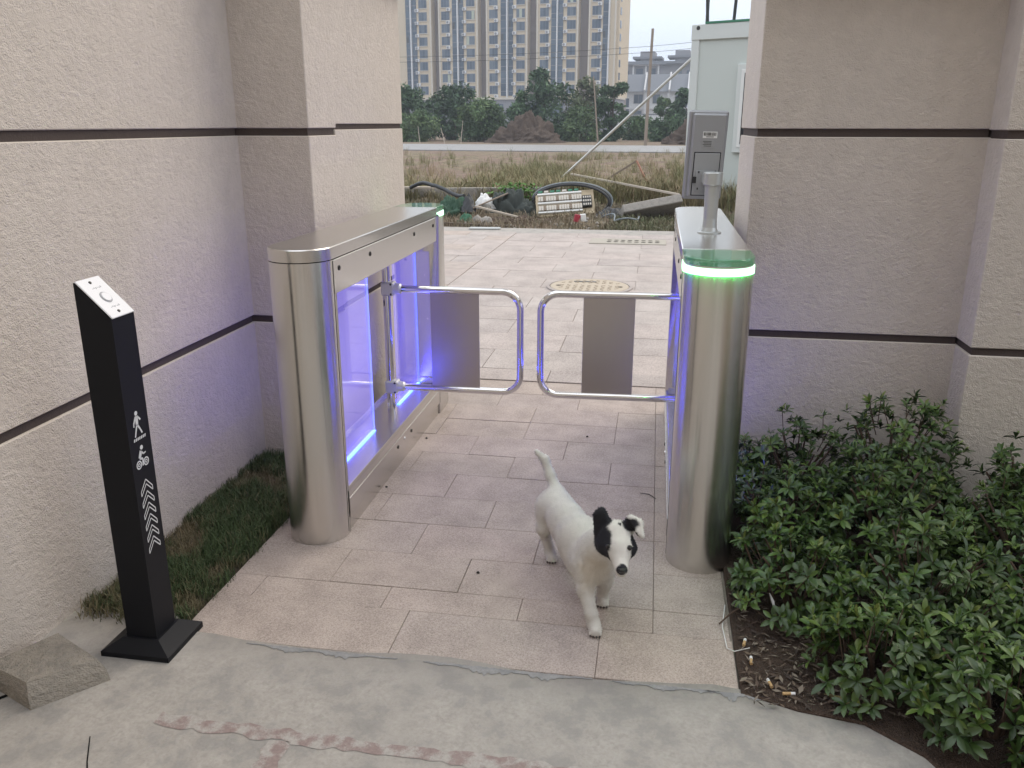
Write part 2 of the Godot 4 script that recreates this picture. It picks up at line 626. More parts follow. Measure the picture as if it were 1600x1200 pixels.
func make_ground() -> void:
	hills.seed = 5
	hills.frequency = 0.12
	var zs := [60.0, 0.0, -6.0, -10.6, -11.59]
	var z := -11.9
	while z > -420.0:
		zs.append(z)
		z -= 0.22 + (absf(z) - 11.9) * (0.016 if z > -45.0 else 0.04)
	var st := tool()
	st.set_smooth_group(1)
	var cols := 110
	var pt := func(zz: float, k: int) -> Vector3:
		var half := 8.0 + absf(zz) * 1.25
		var t := -1.0 + 2.0 * k / cols
		var x := -absf(zz) * 0.12 + half * t * (0.35 + 0.65 * absf(t))
		return Vector3(x, ground_y(x, zz), zz)
	for i in zs.size() - 1:
		for k in cols:
			var a: Vector3 = pt.call(zs[i], k)
			var b: Vector3 = pt.call(zs[i], k + 1)
			var c: Vector3 = pt.call(zs[i + 1], k + 1)
			var d: Vector3 = pt.call(zs[i + 1], k)
			tri(st, a, c, b)
			tri(st, a, d, c)
	struct("ground", st, M.earth, "brown earth and waste ground beyond the paving")
	# the far road, cast in concrete
	st = tool()
	st.set_smooth_group(-1)
	var r0 := [Vector3(-60, 0.03, -51.5), Vector3(40, 0.03, -38.5), Vector3(40, 0.03, -52.0), Vector3(-60, 0.03, -63.5)]
	var lower: PackedVector2Array = PackedVector2Array()
	for p in r0:
		lower.append(Vector2(p.x, p.z))
	add_prism(st, lower, -0.12, 0.04)
	struct("road", st, M.far_road, "pale grey concrete road across the waste ground")

func stucco_block(parent: Node, x0: float, x1: float, z0: float, z1: float, top: float, grooves: Array) -> void:
	var y := -0.1
	for g in grooves + [[top, top]]:
		obj("stucco_panel", span(x0, x1, y, g[0], z0, z1, 0.003), M.stucco, parent)
		if g[1] > g[0]:
			obj("groove", span(x0 + 0.009, x1 - 0.009, g[0] - 0.004, g[1] + 0.004, z0 - 0.009 if z0 > z1 else z0 + 0.009, z1 + 0.009 if z0 > z1 else z1 - 0.009), M.groove_paint, parent)
		y = g[1]

func make_walls() -> void:
	var low := [0.583, 0.611]
	var high := [1.325, 1.353]
	var top := 2.0
	var w := thing("boundary_wall", "beige stucco wall with two dark grooves behind the black post", "wall", Vector3(-1.74, 0, -0.6))
	var o := w.position
	stucco_block(w, -1.86 - o.x, -1.62 - o.x, 8.5 - o.z, -3.21 - o.z, top, [low, high])
	obj("coping", span(-1.90 - o.x, -1.58 - o.x, top, top + 0.07, 8.5 - o.z, -3.16 - o.z, 0.006), M.coping, w)
	var p := thing("gate_pier", "beige stucco gate pier behind the long steel turnstile cabinet", "pier", Vector3(-1.6, 0, -3.8))
	o = p.position
	stucco_block(p, -1.865 - o.x, -1.325 - o.x, -3.20 - o.z, -3.49 - o.z, top, [low, high])
	stucco_block(p, -1.86 - o.x, -1.328 - o.x, -3.485 - o.z, -4.46 - o.z, top, [[0.59, 0.615], [1.346, 1.369]])
	obj("coping", span(-1.91 - o.x, -1.275 - o.x, top + 0.003, top + 0.075, -3.14 - o.z, -4.52 - o.z, 0.006), M.coping, p)
	var q := thing("gate_wall", "beige stucco wall with dark grooves behind the leafy shrubs", "wall", Vector3(1.2, 0, -3.5))
	o = q.position
	stucco_block(q, 0.343 - o.x, 1.14 - o.x, -3.28 - o.z, -3.84 - o.z, top, [low, high])
	stucco_block(q, 1.13 - o.x, 4.6 - o.x, -3.13 - o.z, -3.845 - o.z, top, [[0.581, 0.609], [1.322, 1.35]])
	obj("coping", span(0.293 - o.x, 4.62 - o.x, top, top + 0.07, -3.08 - o.z, -3.9 - o.z, 0.006), M.coping, q)
	# the block of flats whose forecourt this is: it stands behind the photographer and shades the near side
	var b := thing("residential_block", "tall beige residential block facing the gate across the driveway", "building", Vector3(-1.0, 0, 9.0))
	obj("wall", span(-14, 16, -0.1, 16, 0, 10), M.stucco, b)
	for fl in 5:
		for c in 8:
			var wx := -12.0 + 3.6 * c
			var wy := 0.9 + 3.0 * fl
			var f := obj("window", span(wx, wx + 1.8, wy, wy + 1.6, -0.06, -0.003), M.white_paint, b)
			obj("pane", span(wx + 0.08, wx + 1.72, wy + 0.08, wy + 1.52, -0.075, -0.063), M.terminal_glass, f)

func tile_mesh(w: float, d: float, h: float) -> Mesh:
	var st := tool()
	add_box(st, Vector3.ZERO, Vector3(w, h, d), Basis.IDENTITY, 0.0012)
	st.generate_normals()
	return st.commit()

func lay_tile(meshes: Dictionary, parent: Node, x0: float, x1: float, z0: float, z1: float, m: Material, gap: float) -> void:
	var w := x1 - x0 - gap
	var d := absf(z1 - z0) - gap
	if w < 0.01 or d < 0.01:
		return
	var key := "%d %d" % [roundi(w * 500), roundi(d * 500)]
	if not meshes.has(key):
		meshes[key] = tile_mesh(w, d, 0.03)
	var lift := rng.randf_range(-0.0012, 0.0012)
	var xf := Transform3D(Basis.from_euler(Vector3(rng.randf_range(-0.004, 0.004), 0, rng.randf_range(-0.003, 0.003))), Vector3((x0 + x1) / 2, -0.015 + lift, (z0 + z1) / 2))
	inst("paving_slab", meshes[key], m, parent, xf)

func make_walkway() -> void:
	var base := struct("walkway", span(-1.262, 0.30, -0.055, -0.006, -1.86, -4.44), M.mortar, "pinkish granite slab walkway through the turnstile gate")
	var rows := [-1.872, -2.096, -2.216, -2.428, -2.651, -2.88, -3.102, -3.324, -3.548, -3.77, -3.99, -4.21, -4.43]
	var meshes := {}
	for i in rows.size() - 1:
		var odd: bool = i in [1, 3, 5, 7, 10]
		var start := -0.336 if odd else -0.540
		if i == 0:
			start = -0.095
		var step := 0.41 if i > 0 else 0.56
		var xs := [-1.262]
		var x := start - step * 4
		while x < 0.04:
			if x > -1.20:
				xs.append(x)
			x += step
		if i == 0:
			xs.append(0.27)
		else:
			xs.append(0.052)
			xs.append(0.265)
		for k in xs.size() - 1:
			lay_tile(meshes, base, xs[k], xs[k + 1], rows[i], rows[i + 1], M["granite_%d" % rng.randi_range(0, 4)], 0.0016)

func make_forecourt() -> void:
	var base := struct("forecourt", span(-7.5, 5.5, -0.056, -0.0065, -4.45, -11.4), M.pale_mortar, "pale slab forecourt between the gate and the rubbish strip")
	var meshes := {}
	var z := -4.45
	var i := 0
	# cells left free for the manhole and the gully
	while z > -11.0:
		var d := 0.43 if z < -4.6 else 0.22
		var left := -1.78
		var x := left + (0.41 if i % 2 == 0 else 0.0)
		var xs := [left]
		while x < 1.6:
			if x > left + 0.05:
				xs.append(x)
			x += 0.82
		xs.append(1.7)
		for k in xs.size() - 1:
			lay_tile(meshes, base, xs[k], xs[k + 1], z, z - d, M["pale_granite_%d" % rng.randi_range(0, 3)], 0.004)
		# the bay to the side runs in another bond
		x = -1.785
		var off := 0.6 if i % 2 == 1 else 0.3
		var first := true
		while x > -4.6:
			var nx := x - (off if first else 0.6)
			first = false
			lay_tile(meshes, base, nx, x, z, z - d, M["pale_granite_%d" % rng.randi_range(0, 3)] if rng.randf() < 0.7 else M["granite_%d" % rng.randi_range(0, 4)], 0.006)
			x = nx
		z -= d
		i += 1
	obj("edge_band", span(-4.6, 1.7, -0.05, -0.001, -11.02, -11.55, 0.004), M.concrete, base)
	# manhole cover
	var m := thing("manhole_cover", "round beige manhole cover set into the pale paving", "manhole", Vector3(-0.535, 0.0, -7.32))
	obj("rim", lathe([Vector2(0.0, -0.01), Vector2(0.375, -0.01), Vector2(0.375, 0.012), Vector2(0.35, 0.014), Vector2(0.35, 0.006)], 40), M.pale_granite_2, m)
	var st := tool()
	add_lathe(st, [Vector2(0.0, 0.0), Vector2(0.343, 0.0), Vector2(0.343, 0.012), Vector2(0.335, 0.016), Vector2(0.0, 0.016)], 40)
	obj("lid", st, mapped(mat("resin_lid", lin(0.44, 0.375, 0.295), 0.85), null, 1.0), m)
	st = tool()
	for r in 9:
		for c in 9:
			var p := Vector2(-0.24 + 0.06 * c, -0.24 + 0.06 * r)
			if p.length() < 0.28 and absf(p.y + 0.06) > 0.04:
				add_box(st, Vector3(p.x, 0.018, p.y), Vector3(0.034, 0.005, 0.012), Basis(Vector3.UP, PI / 4 if (r + c) % 2 == 0 else -PI / 4))
	obj("tread_stud", st, M.resin_lid, m).set_meta("kind", "stuff")
	obj("name_strip", span(-0.15, 0.05, 0.012, 0.019, -0.20, -0.16), M.screw_dark, m)
	for s in [-1.0, 1.0]:
		obj("lifting_hole", lathe([Vector2(0.022, 0.0165), Vector2(0.0, 0.0166)], 12, Vector3(0.27 * s, 0.0005, 0.03)), M.gap_dark, m)
	# gully with two rows of holes
	var g := thing("drain_cover", "beige drain cover with two rows of round dark holes", "drain", Vector3(-0.29, 0.0, -10.35))
	obj("plate", span(-0.47, 0.44, -0.01, 0.012, -0.22, 0.22, 0.004), mat("gully_plate", lin(0.38, 0.35, 0.30), 0.85), g)
	for r in 2:
		for c in 8:
			obj("hole", lathe([Vector2(0.03, 0.0125), Vector2(0.0, 0.0126)], 12, Vector3(-0.24 + 0.082 * c, 0.0008, -0.06 + 0.14 * r)), M.gap_dark, g)
	tag(obj("metal_plate", box(Vector3(-2.27, 0.012, -11.35), Vector3(0.42, 0.02, 0.14), 0.003, Basis(Vector3.UP, 0.1)), M.silver_paint), "flat grey metal strip lying at the edge of the paving", "plate")

func make_driveway() -> void:
	var st := tool()
	st.set_smooth_group(1)
	# concrete apron with an uneven hand-trowelled far edge
	var n := 40
	var edge := []
	for k in n + 1:
		var x := -1.75 + 3.4 * k / n
		var z := -1.866 - 0.012 * sin(x * 9.0) - rng.randf() * 0.012
		if x < -1.27:
			z = -1.945 - rng.randf() * 0.03
		edge.append(Vector3(x, 0.0036, z))
	for k in n:
		var a: Vector3 = edge[k]
		var b: Vector3 = edge[k + 1]
		tri(st, Vector3(a.x, -0.05, a.z), a, b)
		tri(st, Vector3(a.x, -0.05, a.z), b, Vector3(b.x, -0.05, b.z))
		tri(st, a, Vector3(a.x, 0.0036, -1.7), Vector3(b.x, 0.0036, -1.7))
		tri(st, a, Vector3(b.x, 0.0036, -1.7), b)
		tri(st, Vector3(a.x, 0.0036, -1.7), Vector3(a.x, 0.0036, 9.0), Vector3(b.x, 0.0036, 9.0))
		tri(st, Vector3(a.x, 0.0036, -1.7), Vector3(b.x, 0.0036, 9.0), Vector3(b.x, 0.0036, -1.7))
	var d := struct("driveway", st, M.concrete, "blotchy trowelled concrete apron in front of the granite slabs")
	# dark cement smear along the slab edge
	for sm in [[-1.05, -0.62, 0.030], [-0.55, -0.10, 0.040], [-0.05, 0.22, 0.022], [0.18, 0.36, 0.034]]:
		var far := PackedVector2Array()
		var near := PackedVector2Array()
		for k in 61:
			var t := k / 60.0
			var x := lerpf(sm[0], sm[1], t)
			var w: float = sm[2] * sin(t * PI) * (0.55 + 0.35 * sin(t * 17.0 + sm[0] * 9.0)) * rng.randf_range(0.5, 1.2) + 0.0015
			far.append(Vector2(x, 1.862 - 0.004 * rng.randf()))
			near.append(Vector2(x, 1.858 - w))
		near.reverse()
		far.append_array(near)
		var s1 := tool()
		add_flat(s1, far, Vector3(0, 0.0049, 0), Vector3(1, 0, 0), Vector3(0, 0, -1))
		obj("cement_smear", s1, M.cement_scum, d)
	# worn red lines
	var u := Vector3(1, 0, 0)
	var v := Vector3(0, 0, -1)
	var wob := func(a: Vector2, b: Vector2, w: float) -> PackedVector2Array:
		var lft := PackedVector2Array()
		var rgt := PackedVector2Array()
		var dd := (b - a).normalized().orthogonal()
		for k in 81:
			var t := k / 80.0
			lft.append(a.lerp(b, t) + dd * (w * 0.5 + rng.randf_range(-0.012, 0.005)))
			rgt.append(a.lerp(b, t) - dd * (w * 0.5 + rng.randf_range(-0.012, 0.005)))
		rgt.reverse()
		lft.append_array(rgt)
		return lft
	for l in [[Vector2(-1.12, 1.535), Vector2(0.9, 1.50), 0.05], [Vector2(-0.80, 1.51), Vector2(-0.72, 0.2), 0.055], [Vector2(-0.02, 1.49), Vector2(0.05, 0.2), 0.05]]:
		var s2 := tool()
		add_flat(s2, wob.call(l[0], l[1], l[2]), Vector3(0, 0.0049, 0), u, v)
		obj("painted_line", s2, M.worn_red_paint, d)
	# the open joint that runs from the stone to the edge of the picture
	var s3 := tool()
	add_flat(s3, PackedVector2Array([Vector2(-1.24, 1.45), Vector2(-1.195, 1.375), Vector2(-1.16, 1.325), Vector2(-1.115, 1.23), Vector2(-1.06, 1.10), Vector2(-1.057, 1.10), Vector2(-1.1115, 1.231), Vector2(-1.1565, 1.3265), Vector2(-1.1925, 1.3765), Vector2(-1.238, 1.451)]), Vector3(0, 0.0052, 0), u, v)
	obj("joint", s3, M.gap_dark, d)
	s3 = tool()
	add_flat(s3, PackedVector2Array([Vector2(-1.66, 1.40), Vector2(-1.53, 1.57), Vector2(-1.52, 1.565), Vector2(-1.645, 1.39)]), Vector3(0, 0.0052, 0), u, v)
	obj("joint", s3, M.gap_dark, d)

# ---------------------------------------------------------------- turnstiles
func stadium(hw: float, z_front: float, z_rear: float, n := 20) -> PackedVector2Array:
	var p := PackedVector2Array()
	for k in n + 1:
		var a := PI * k / n
		p.append(Vector2(cos(a) * hw, z_front - hw + sin(a) * hw))
	for k in n + 1:
		var a := PI + PI * k / n
		p.append(Vector2(cos(a) * hw, z_rear + hw + sin(a) * hw))
	return p

func half_stadium(hw: float, z_flat: float, z_round: float, n := 24) -> PackedVector2Array:
	# flat side at z_flat, rounded end reaching z_round
	var s := signf(z_round - z_flat)
	var p := PackedVector2Array([Vector2(hw, z_flat)])
	for k in n + 1:
		var a := PI * k / n
		p.append(Vector2(cos(a) * hw, z_round - s * hw + s * sin(a) * hw))
	p.append(Vector2(-hw, z_flat))
	return p

func strip_light(parent: Node, at: Vector3, rot: Vector3, size: Vector2, c: Color, energy: float) -> void:
	var l := AreaLight3D.new()
	l.name = "light"
	l.area_size = size
	l.light_color = c
	l.light_energy = energy
	l.shadow_enabled = true
	l.position = at
	l.rotation = rot
	parent.add_child(l, true)

const BLUE := Color(0.19, 0.15, 1.0)

func turnstile(label: String, at: Vector3, s: float, glass_end: float, wing_turn: float, reach: float) -> void:
	var t := thing("turnstile", label, "turnstile", at, 0.0, "pair of swing-gate turnstile cabinets")
	var hw := 0.1025
	var hl := 0.825
	var open_f := 0.70
	var open_r := -0.575
	var y_floor := 0.155
	var y_top := 0.845
	# columns
	var fc := obj_brushed("column", prism(half_stadium(hw, open_f, hl, 40), 0.0, 0.958, 0.0, true), M.steel_drawn, t)
	obj("seam", span(-hw - 0.0006, -hw + 0.004, 0.01, 0.955, 0.7195, 0.7235), M.gap_dark, fc)
	obj("seam", span(hw - 0.004, hw + 0.0006, 0.01, 0.955, 0.7205, 0.7225), M.gap_dark, fc)
	var rc := obj_brushed("column", prism(half_stadium(hw, open_r, -hl, 40), 0.0, 0.958, 0.0, true), M.steel_drawn, t)
	var door := obj_brushed("service_door", span(-0.075, 0.070, 0.19, 0.80, open_r - 0.001, open_r + 0.003, 0.001), M.steel_drawn, rc)
	obj("lock", lathe([Vector2(0.007, 0.0), Vector2(0.006, 0.003), Vector2(0.0, 0.003)], 12, Vector3(-0.045, 0.76, open_r + 0.003), Basis(Vector3.RIGHT, PI / 2)), M.screw_dark, door)
	obj("base_panel", span(-0.09, 0.09, 0.158, 0.182, open_r - 0.001, open_r + 0.004), M.steel_upright, rc)
	# beams
	obj("upper_beam", span(-hw, hw, y_top, 0.957, open_r, open_f, 0.002), M.steel_level, t)
	obj("beam_cover", span(s * (hw - 0.01), s * (hw + 0.0015), y_top + 0.003, 0.955, open_r - 0.005, open_f + 0.018, 0.001), M.steel_level, t)
	obj("lower_beam", span(-hw, hw, 0.055, y_floor, open_r - 0.01, open_f + 0.01), M.steel_level, t)
	obj("plinth", span(-hw + 0.006, hw - 0.006, 0.0, 0.056, open_r - 0.2, open_f + 0.02), M.steel_level, t)
	for sx in [-1.0, 1.0]:
		obj("rim", span(sx * hw, sx * (hw - 0.008), y_floor - 0.002, 0.170, open_r, open_f, 0.001), M.steel_level, t)
		obj("beam_panel", span(sx * (hw - 0.006), sx * (hw + 0.002), 0.062, 0.124, open_r + 0.004, open_f - 0.004, 0.001), M.steel_level, t)
	# lid
	var top := obj("lid", prism(half_stadium(hw + 0.001, glass_end * 0.60, -glass_end * hl, 24), 0.961, 1.0, 0.003, true), M.steel_level, t)
	obj("gap", prism(stadium(hw - 0.004, hl - 0.004, -hl + 0.004), 0.950, 0.9615, 0.0, true), M.gap_dark, top)
	# lit glass end
	var ring := half_stadium(hw + 0.002, glass_end * 0.655, glass_end * (hl + 0.001), 28)
	var gl := obj("light_ring", prism(ring, 0.953, 0.9745, 0.0, true), M.led_green_light, t)
	obj("under_plate", prism(half_stadium(hw - 0.002, glass_end * 0.601, glass_end * (hl - 0.003), 24), 0.9746, 0.9800, 0.0, true), M.steel_level, gl)
	obj("glass_cap", prism(half_stadium(hw + 0.001, glass_end * 0.602, glass_end * hl, 24), 0.9803, 1.0, 0.002, true), M.green_glass, gl)
	for k in (11 if glass_end > 0.0 else 1):
		var a := PI * k / 10.0
		var d := Vector3(cos(a), 0, sin(a) * glass_end)
		var ctr := Vector3(0, 0.958, glass_end * (hl - hw)) + d * (hw + 0.014)
		var l := AreaLight3D.new()
		l.name = "light"
		l.area_size = Vector2(0.045, 0.012)
		l.light_color = Color(0.12, 1.0, 0.35)
		l.light_energy = 0.0035
		l.shadow_enabled = true
		gl.add_child(l, true)
		l.transform = Transform3D(Basis.looking_at((-d * 0.45 - Vector3.UP).normalized(), d), ctr)
	# cam locks along the beam
	for z in [0.67, 0.36, -0.215, -0.53]:
		var c := obj("cam_lock", lathe([Vector2(0.0085, 0.0), Vector2(0.0085, 0.002), Vector2(0.0065, 0.003), Vector2(0.0, 0.003)], 16, Vector3(s * (hw + 0.0015), 0.925, z), Basis(Vector3.FORWARD, s * PI / 2)), M.screw_dark, t)
		obj("slot", span(s * (hw + 0.0046), s * (hw + 0.0052), 0.920, 0.930, z - 0.001, z + 0.001), M.gap_dark, c)
	for z in [[0.13, 0.0075, "screw_dark"], [0.03, 0.009, "chrome"], [-0.068, 0.0075, "screw_dark"]]:
		obj("sensor", lathe([Vector2(z[1], 0.0), Vector2(z[1] * 0.9, 0.003), Vector2(0.0, 0.003)], 16, Vector3(s * (hw + 0.002), 0.095, z[0]), Basis(Vector3.FORWARD, s * PI / 2)), M[z[2]], t)
	# acrylic panels with the light strips below them
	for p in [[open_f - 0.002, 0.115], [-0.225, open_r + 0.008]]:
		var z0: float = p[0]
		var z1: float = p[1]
		var g := obj("painted_glow_panel", span(-0.004, 0.004, y_floor + 0.004, y_top - 0.002, z0, z1), M.painted_glow_glass, t)  # panel is no lamp: its glow stands in for scattered strip light
		var len := absf(z0 - z1)
		obj("lit_edge", span(-0.0035, 0.0035, y_floor + 0.006, y_top - 0.004, z1 - 0.0005, z1 + 0.0015) if z1 > 0 else span(-0.0035, 0.0035, y_floor + 0.006, y_top - 0.004, z1 - 0.0015, z1 - 0.0005), M.led_edge_light, g)
		var strip := obj("led_strip", span(-0.007, 0.007, y_floor + 0.0005, y_floor + 0.0045, z0, z1), M.led_blue, t)
		for sx in [-1.0, 1.0]:
			strip_light(strip, Vector3(sx * 0.0095, y_floor + 0.006, (z0 + z1) / 2), Vector3(PI / 2, 0, 0), Vector2(0.008, len * 0.98), BLUE, 0.029)
	# hinge post and swing arm
	var pz := -0.135
	obj("hinge_post", tube([Vector3(0, y_floor, pz), Vector3(0, y_top, pz)], 0.0185, 20), M.chrome, t)
	obj("post_collar", lathe([Vector2(0.027, y_top - 0.03), Vector2(0.027, y_top)], 20, Vector3(0, 0, pz)), M.cast_alloy, t)
	var arm := Node3D.new()
	place("swing_arm", arm, t)
	arm.position = Vector3(0, 0, pz)
	arm.rotation.y = wing_turn
	for y in [0.705, 0.272]:
		var cl := obj("clamp", box(Vector3(s * 0.008, y, 0), Vector3(0.056, 0.058, 0.052), 0.006), M.cast_alloy, arm)
		add_clamp_nose(cl, s, y)
	var r := 0.0145
	var x0 := 0.055
	var x1 := reach
	var yb := 0.272
	var yt := 0.705
	var cr := 0.075
	var pts := [Vector3(s * x0, yt, 0)]
	var arc := arc_path(Vector3(s * (x1 - cr), yt - cr, 0), Vector3(0, 1, 0), Vector3(s, 0, 0), cr, 0, PI / 2, 8)
	pts.append_array(arc)
	pts.append_array(arc_path(Vector3(s * (x1 - cr), yb + cr, 0), Vector3(s, 0, 0), Vector3(0, -1, 0), cr, 0, PI / 2, 8))
	pts.append(Vector3(s * x0, yb, 0))
	obj("frame_tube", tube(pts, r, 18), M.chrome, arm)
	obj("infill_plate", span(s * (reach - 0.385), s * (reach - 0.175), yb + 0.010, yt - 0.010, -0.003, 0.003, 0.001), M.steel_plate, arm)

func add_clamp_nose(cl: Node, s: float, y: float) -> void:
	obj("socket", lathe([Vector2(0.0, 0.03), Vector2(0.025, 0.03), Vector2(0.022, 0.058), Vector2(0.017, 0.064), Vector2(0.0, 0.064)], 18, Vector3(0, y, 0), Basis(Vector3.FORWARD, s * PI / 2)), M.cast_alloy, cl)
	for dy in [-0.021, 0.021]:
		obj("screw", lathe([Vector2(0.005, 0.0), Vector2(0.004, 0.002), Vector2(0.0, 0.002)], 10, Vector3(s * 0.024, y + dy, 0.026), Basis(Vector3.RIGHT, PI / 2)), M.screw_dark, cl)

func make_turnstiles() -> void:
	turnstile("long brushed steel turnstile cabinet lit blue inside, standing along the gate pier", Vector3(-1.1025, 0, -3.255), 1.0, -1.0, 0.0, 0.572)
	turnstile("brushed steel turnstile cabinet with green light ring and face terminal, beside the shrubs", Vector3(0.193, 0, -3.275), -1.0, 1.0, deg_to_rad(2.5), 0.638)

func make_terminal() -> void:
	var t := thing("face_terminal", "grey face-recognition terminal on a short silver pole above the cabinet", "terminal", Vector3(0.193, 1.0, -3.09))
	obj("flange", lathe([Vector2(0.0, 0.0), Vector2(0.041, 0.0), Vector2(0.041, 0.004), Vector2(0.030, 0.007), Vector2(0.0, 0.007)], 24), M.silver_paint, t)
	obj("pole", lathe([Vector2(0.030, 0.006), Vector2(0.0255, 0.020), Vector2(0.0235, 0.05), Vector2(0.0250, 0.13), Vector2(0.0275, 0.175)], 24), M.silver_paint, t)
	obj("head", lathe([Vector2(0.0, 0.166), Vector2(0.0325, 0.166), Vector2(0.0335, 0.168), Vector2(0.0335, 0.206), Vector2(0.0315, 0.210), Vector2(0.0, 0.2105)], 24), M.silver_paint, t)
	# the housing faces away from the driveway
	var b := Node3D.new()
	place("housing", b, t)
	b.position = Vector3(-0.026, 0.262, -0.055)
	b.rotation_degrees = Vector3(4.0, 9.0, -1.2)
	obj("bracket", box(Vector3(0.012, -0.075, 0.02), Vector3(0.045, 0.036, 0.045), 0.005), M.silver_paint, b)
	obj("shell", box(Vector3(0, 0, -0.014), Vector3(0.138, 0.304, 0.016), 0.006), M.terminal_shell, b)
	obj("back_cover", box(Vector3(0.003, 0, -0.001), Vector3(0.118, 0.286, 0.016), 0.006), M.terminal_shell, b)
	obj("screen", box(Vector3(0, 0, -0.0235), Vector3(0.126, 0.29, 0.004), 0.001), M.terminal_glass, b)
	var p := obj("cable_panel", box(Vector3(0.004, -0.062, 0.0085), Vector3(0.088, 0.145, 0.003), 0.001), M.terminal_panel, b)
	obj("panel_groove", box(Vector3(0.004, -0.062, 0.0072), Vector3(0.094, 0.151, 0.0012)), M.gap_dark, p)
	obj("mount_plate", box(Vector3(0.006, -0.085, 0.0115), Vector3(0.074, 0.07, 0.004), 0.001), M.terminal_panel, b)
	obj("port", box(Vector3(-0.036, -0.082, 0.0115), Vector3(0.014, 0.022, 0.006)), M.ink, b)
	for q in [Vector2(-0.022, -0.055), Vector2(0.036, -0.052), Vector2(-0.022, -0.112)]:
		obj("screw", box(Vector3(q.x, q.y, 0.0138), Vector3(0.0045, 0.007, 0.002)), M.ink, b)
	var l := obj("barcode_label", box(Vector3(0.006, 0.072, 0.0074), Vector3(0.050, 0.022, 0.0012)), M.sticker_white, b)
	var st := tool()
	var x := -0.016
	while x < 0.028:
		var w := rng.randf_range(0.0007, 0.0020)
		add_box(st, Vector3(x + w / 2, 0.0745, 0.0082), Vector3(w, 0.011, 0.0006))
		x += w + rng.randf_range(0.0008, 0.0018)
	add_box(st, Vector3(0.006, 0.0652, 0.0082), Vector3(0.026, 0.002, 0.0006))
	obj("printed_bars", st, M.ink, l)
	var r := obj("rating_label", box(Vector3(0.002, 0.042, 0.0074), Vector3(0.044, 0.026, 0.0010)), M.terminal_panel, b)
	st = tool()
	for k in 4:
		add_box(st, Vector3(-0.002 + 0.002 * (k % 2), 0.050 - 0.0052 * k, 0.0081), Vector3(0.030 - 0.004 * (k % 2), 0.0016, 0.0006))
	obj("printed_lines", st, M.ink, r)

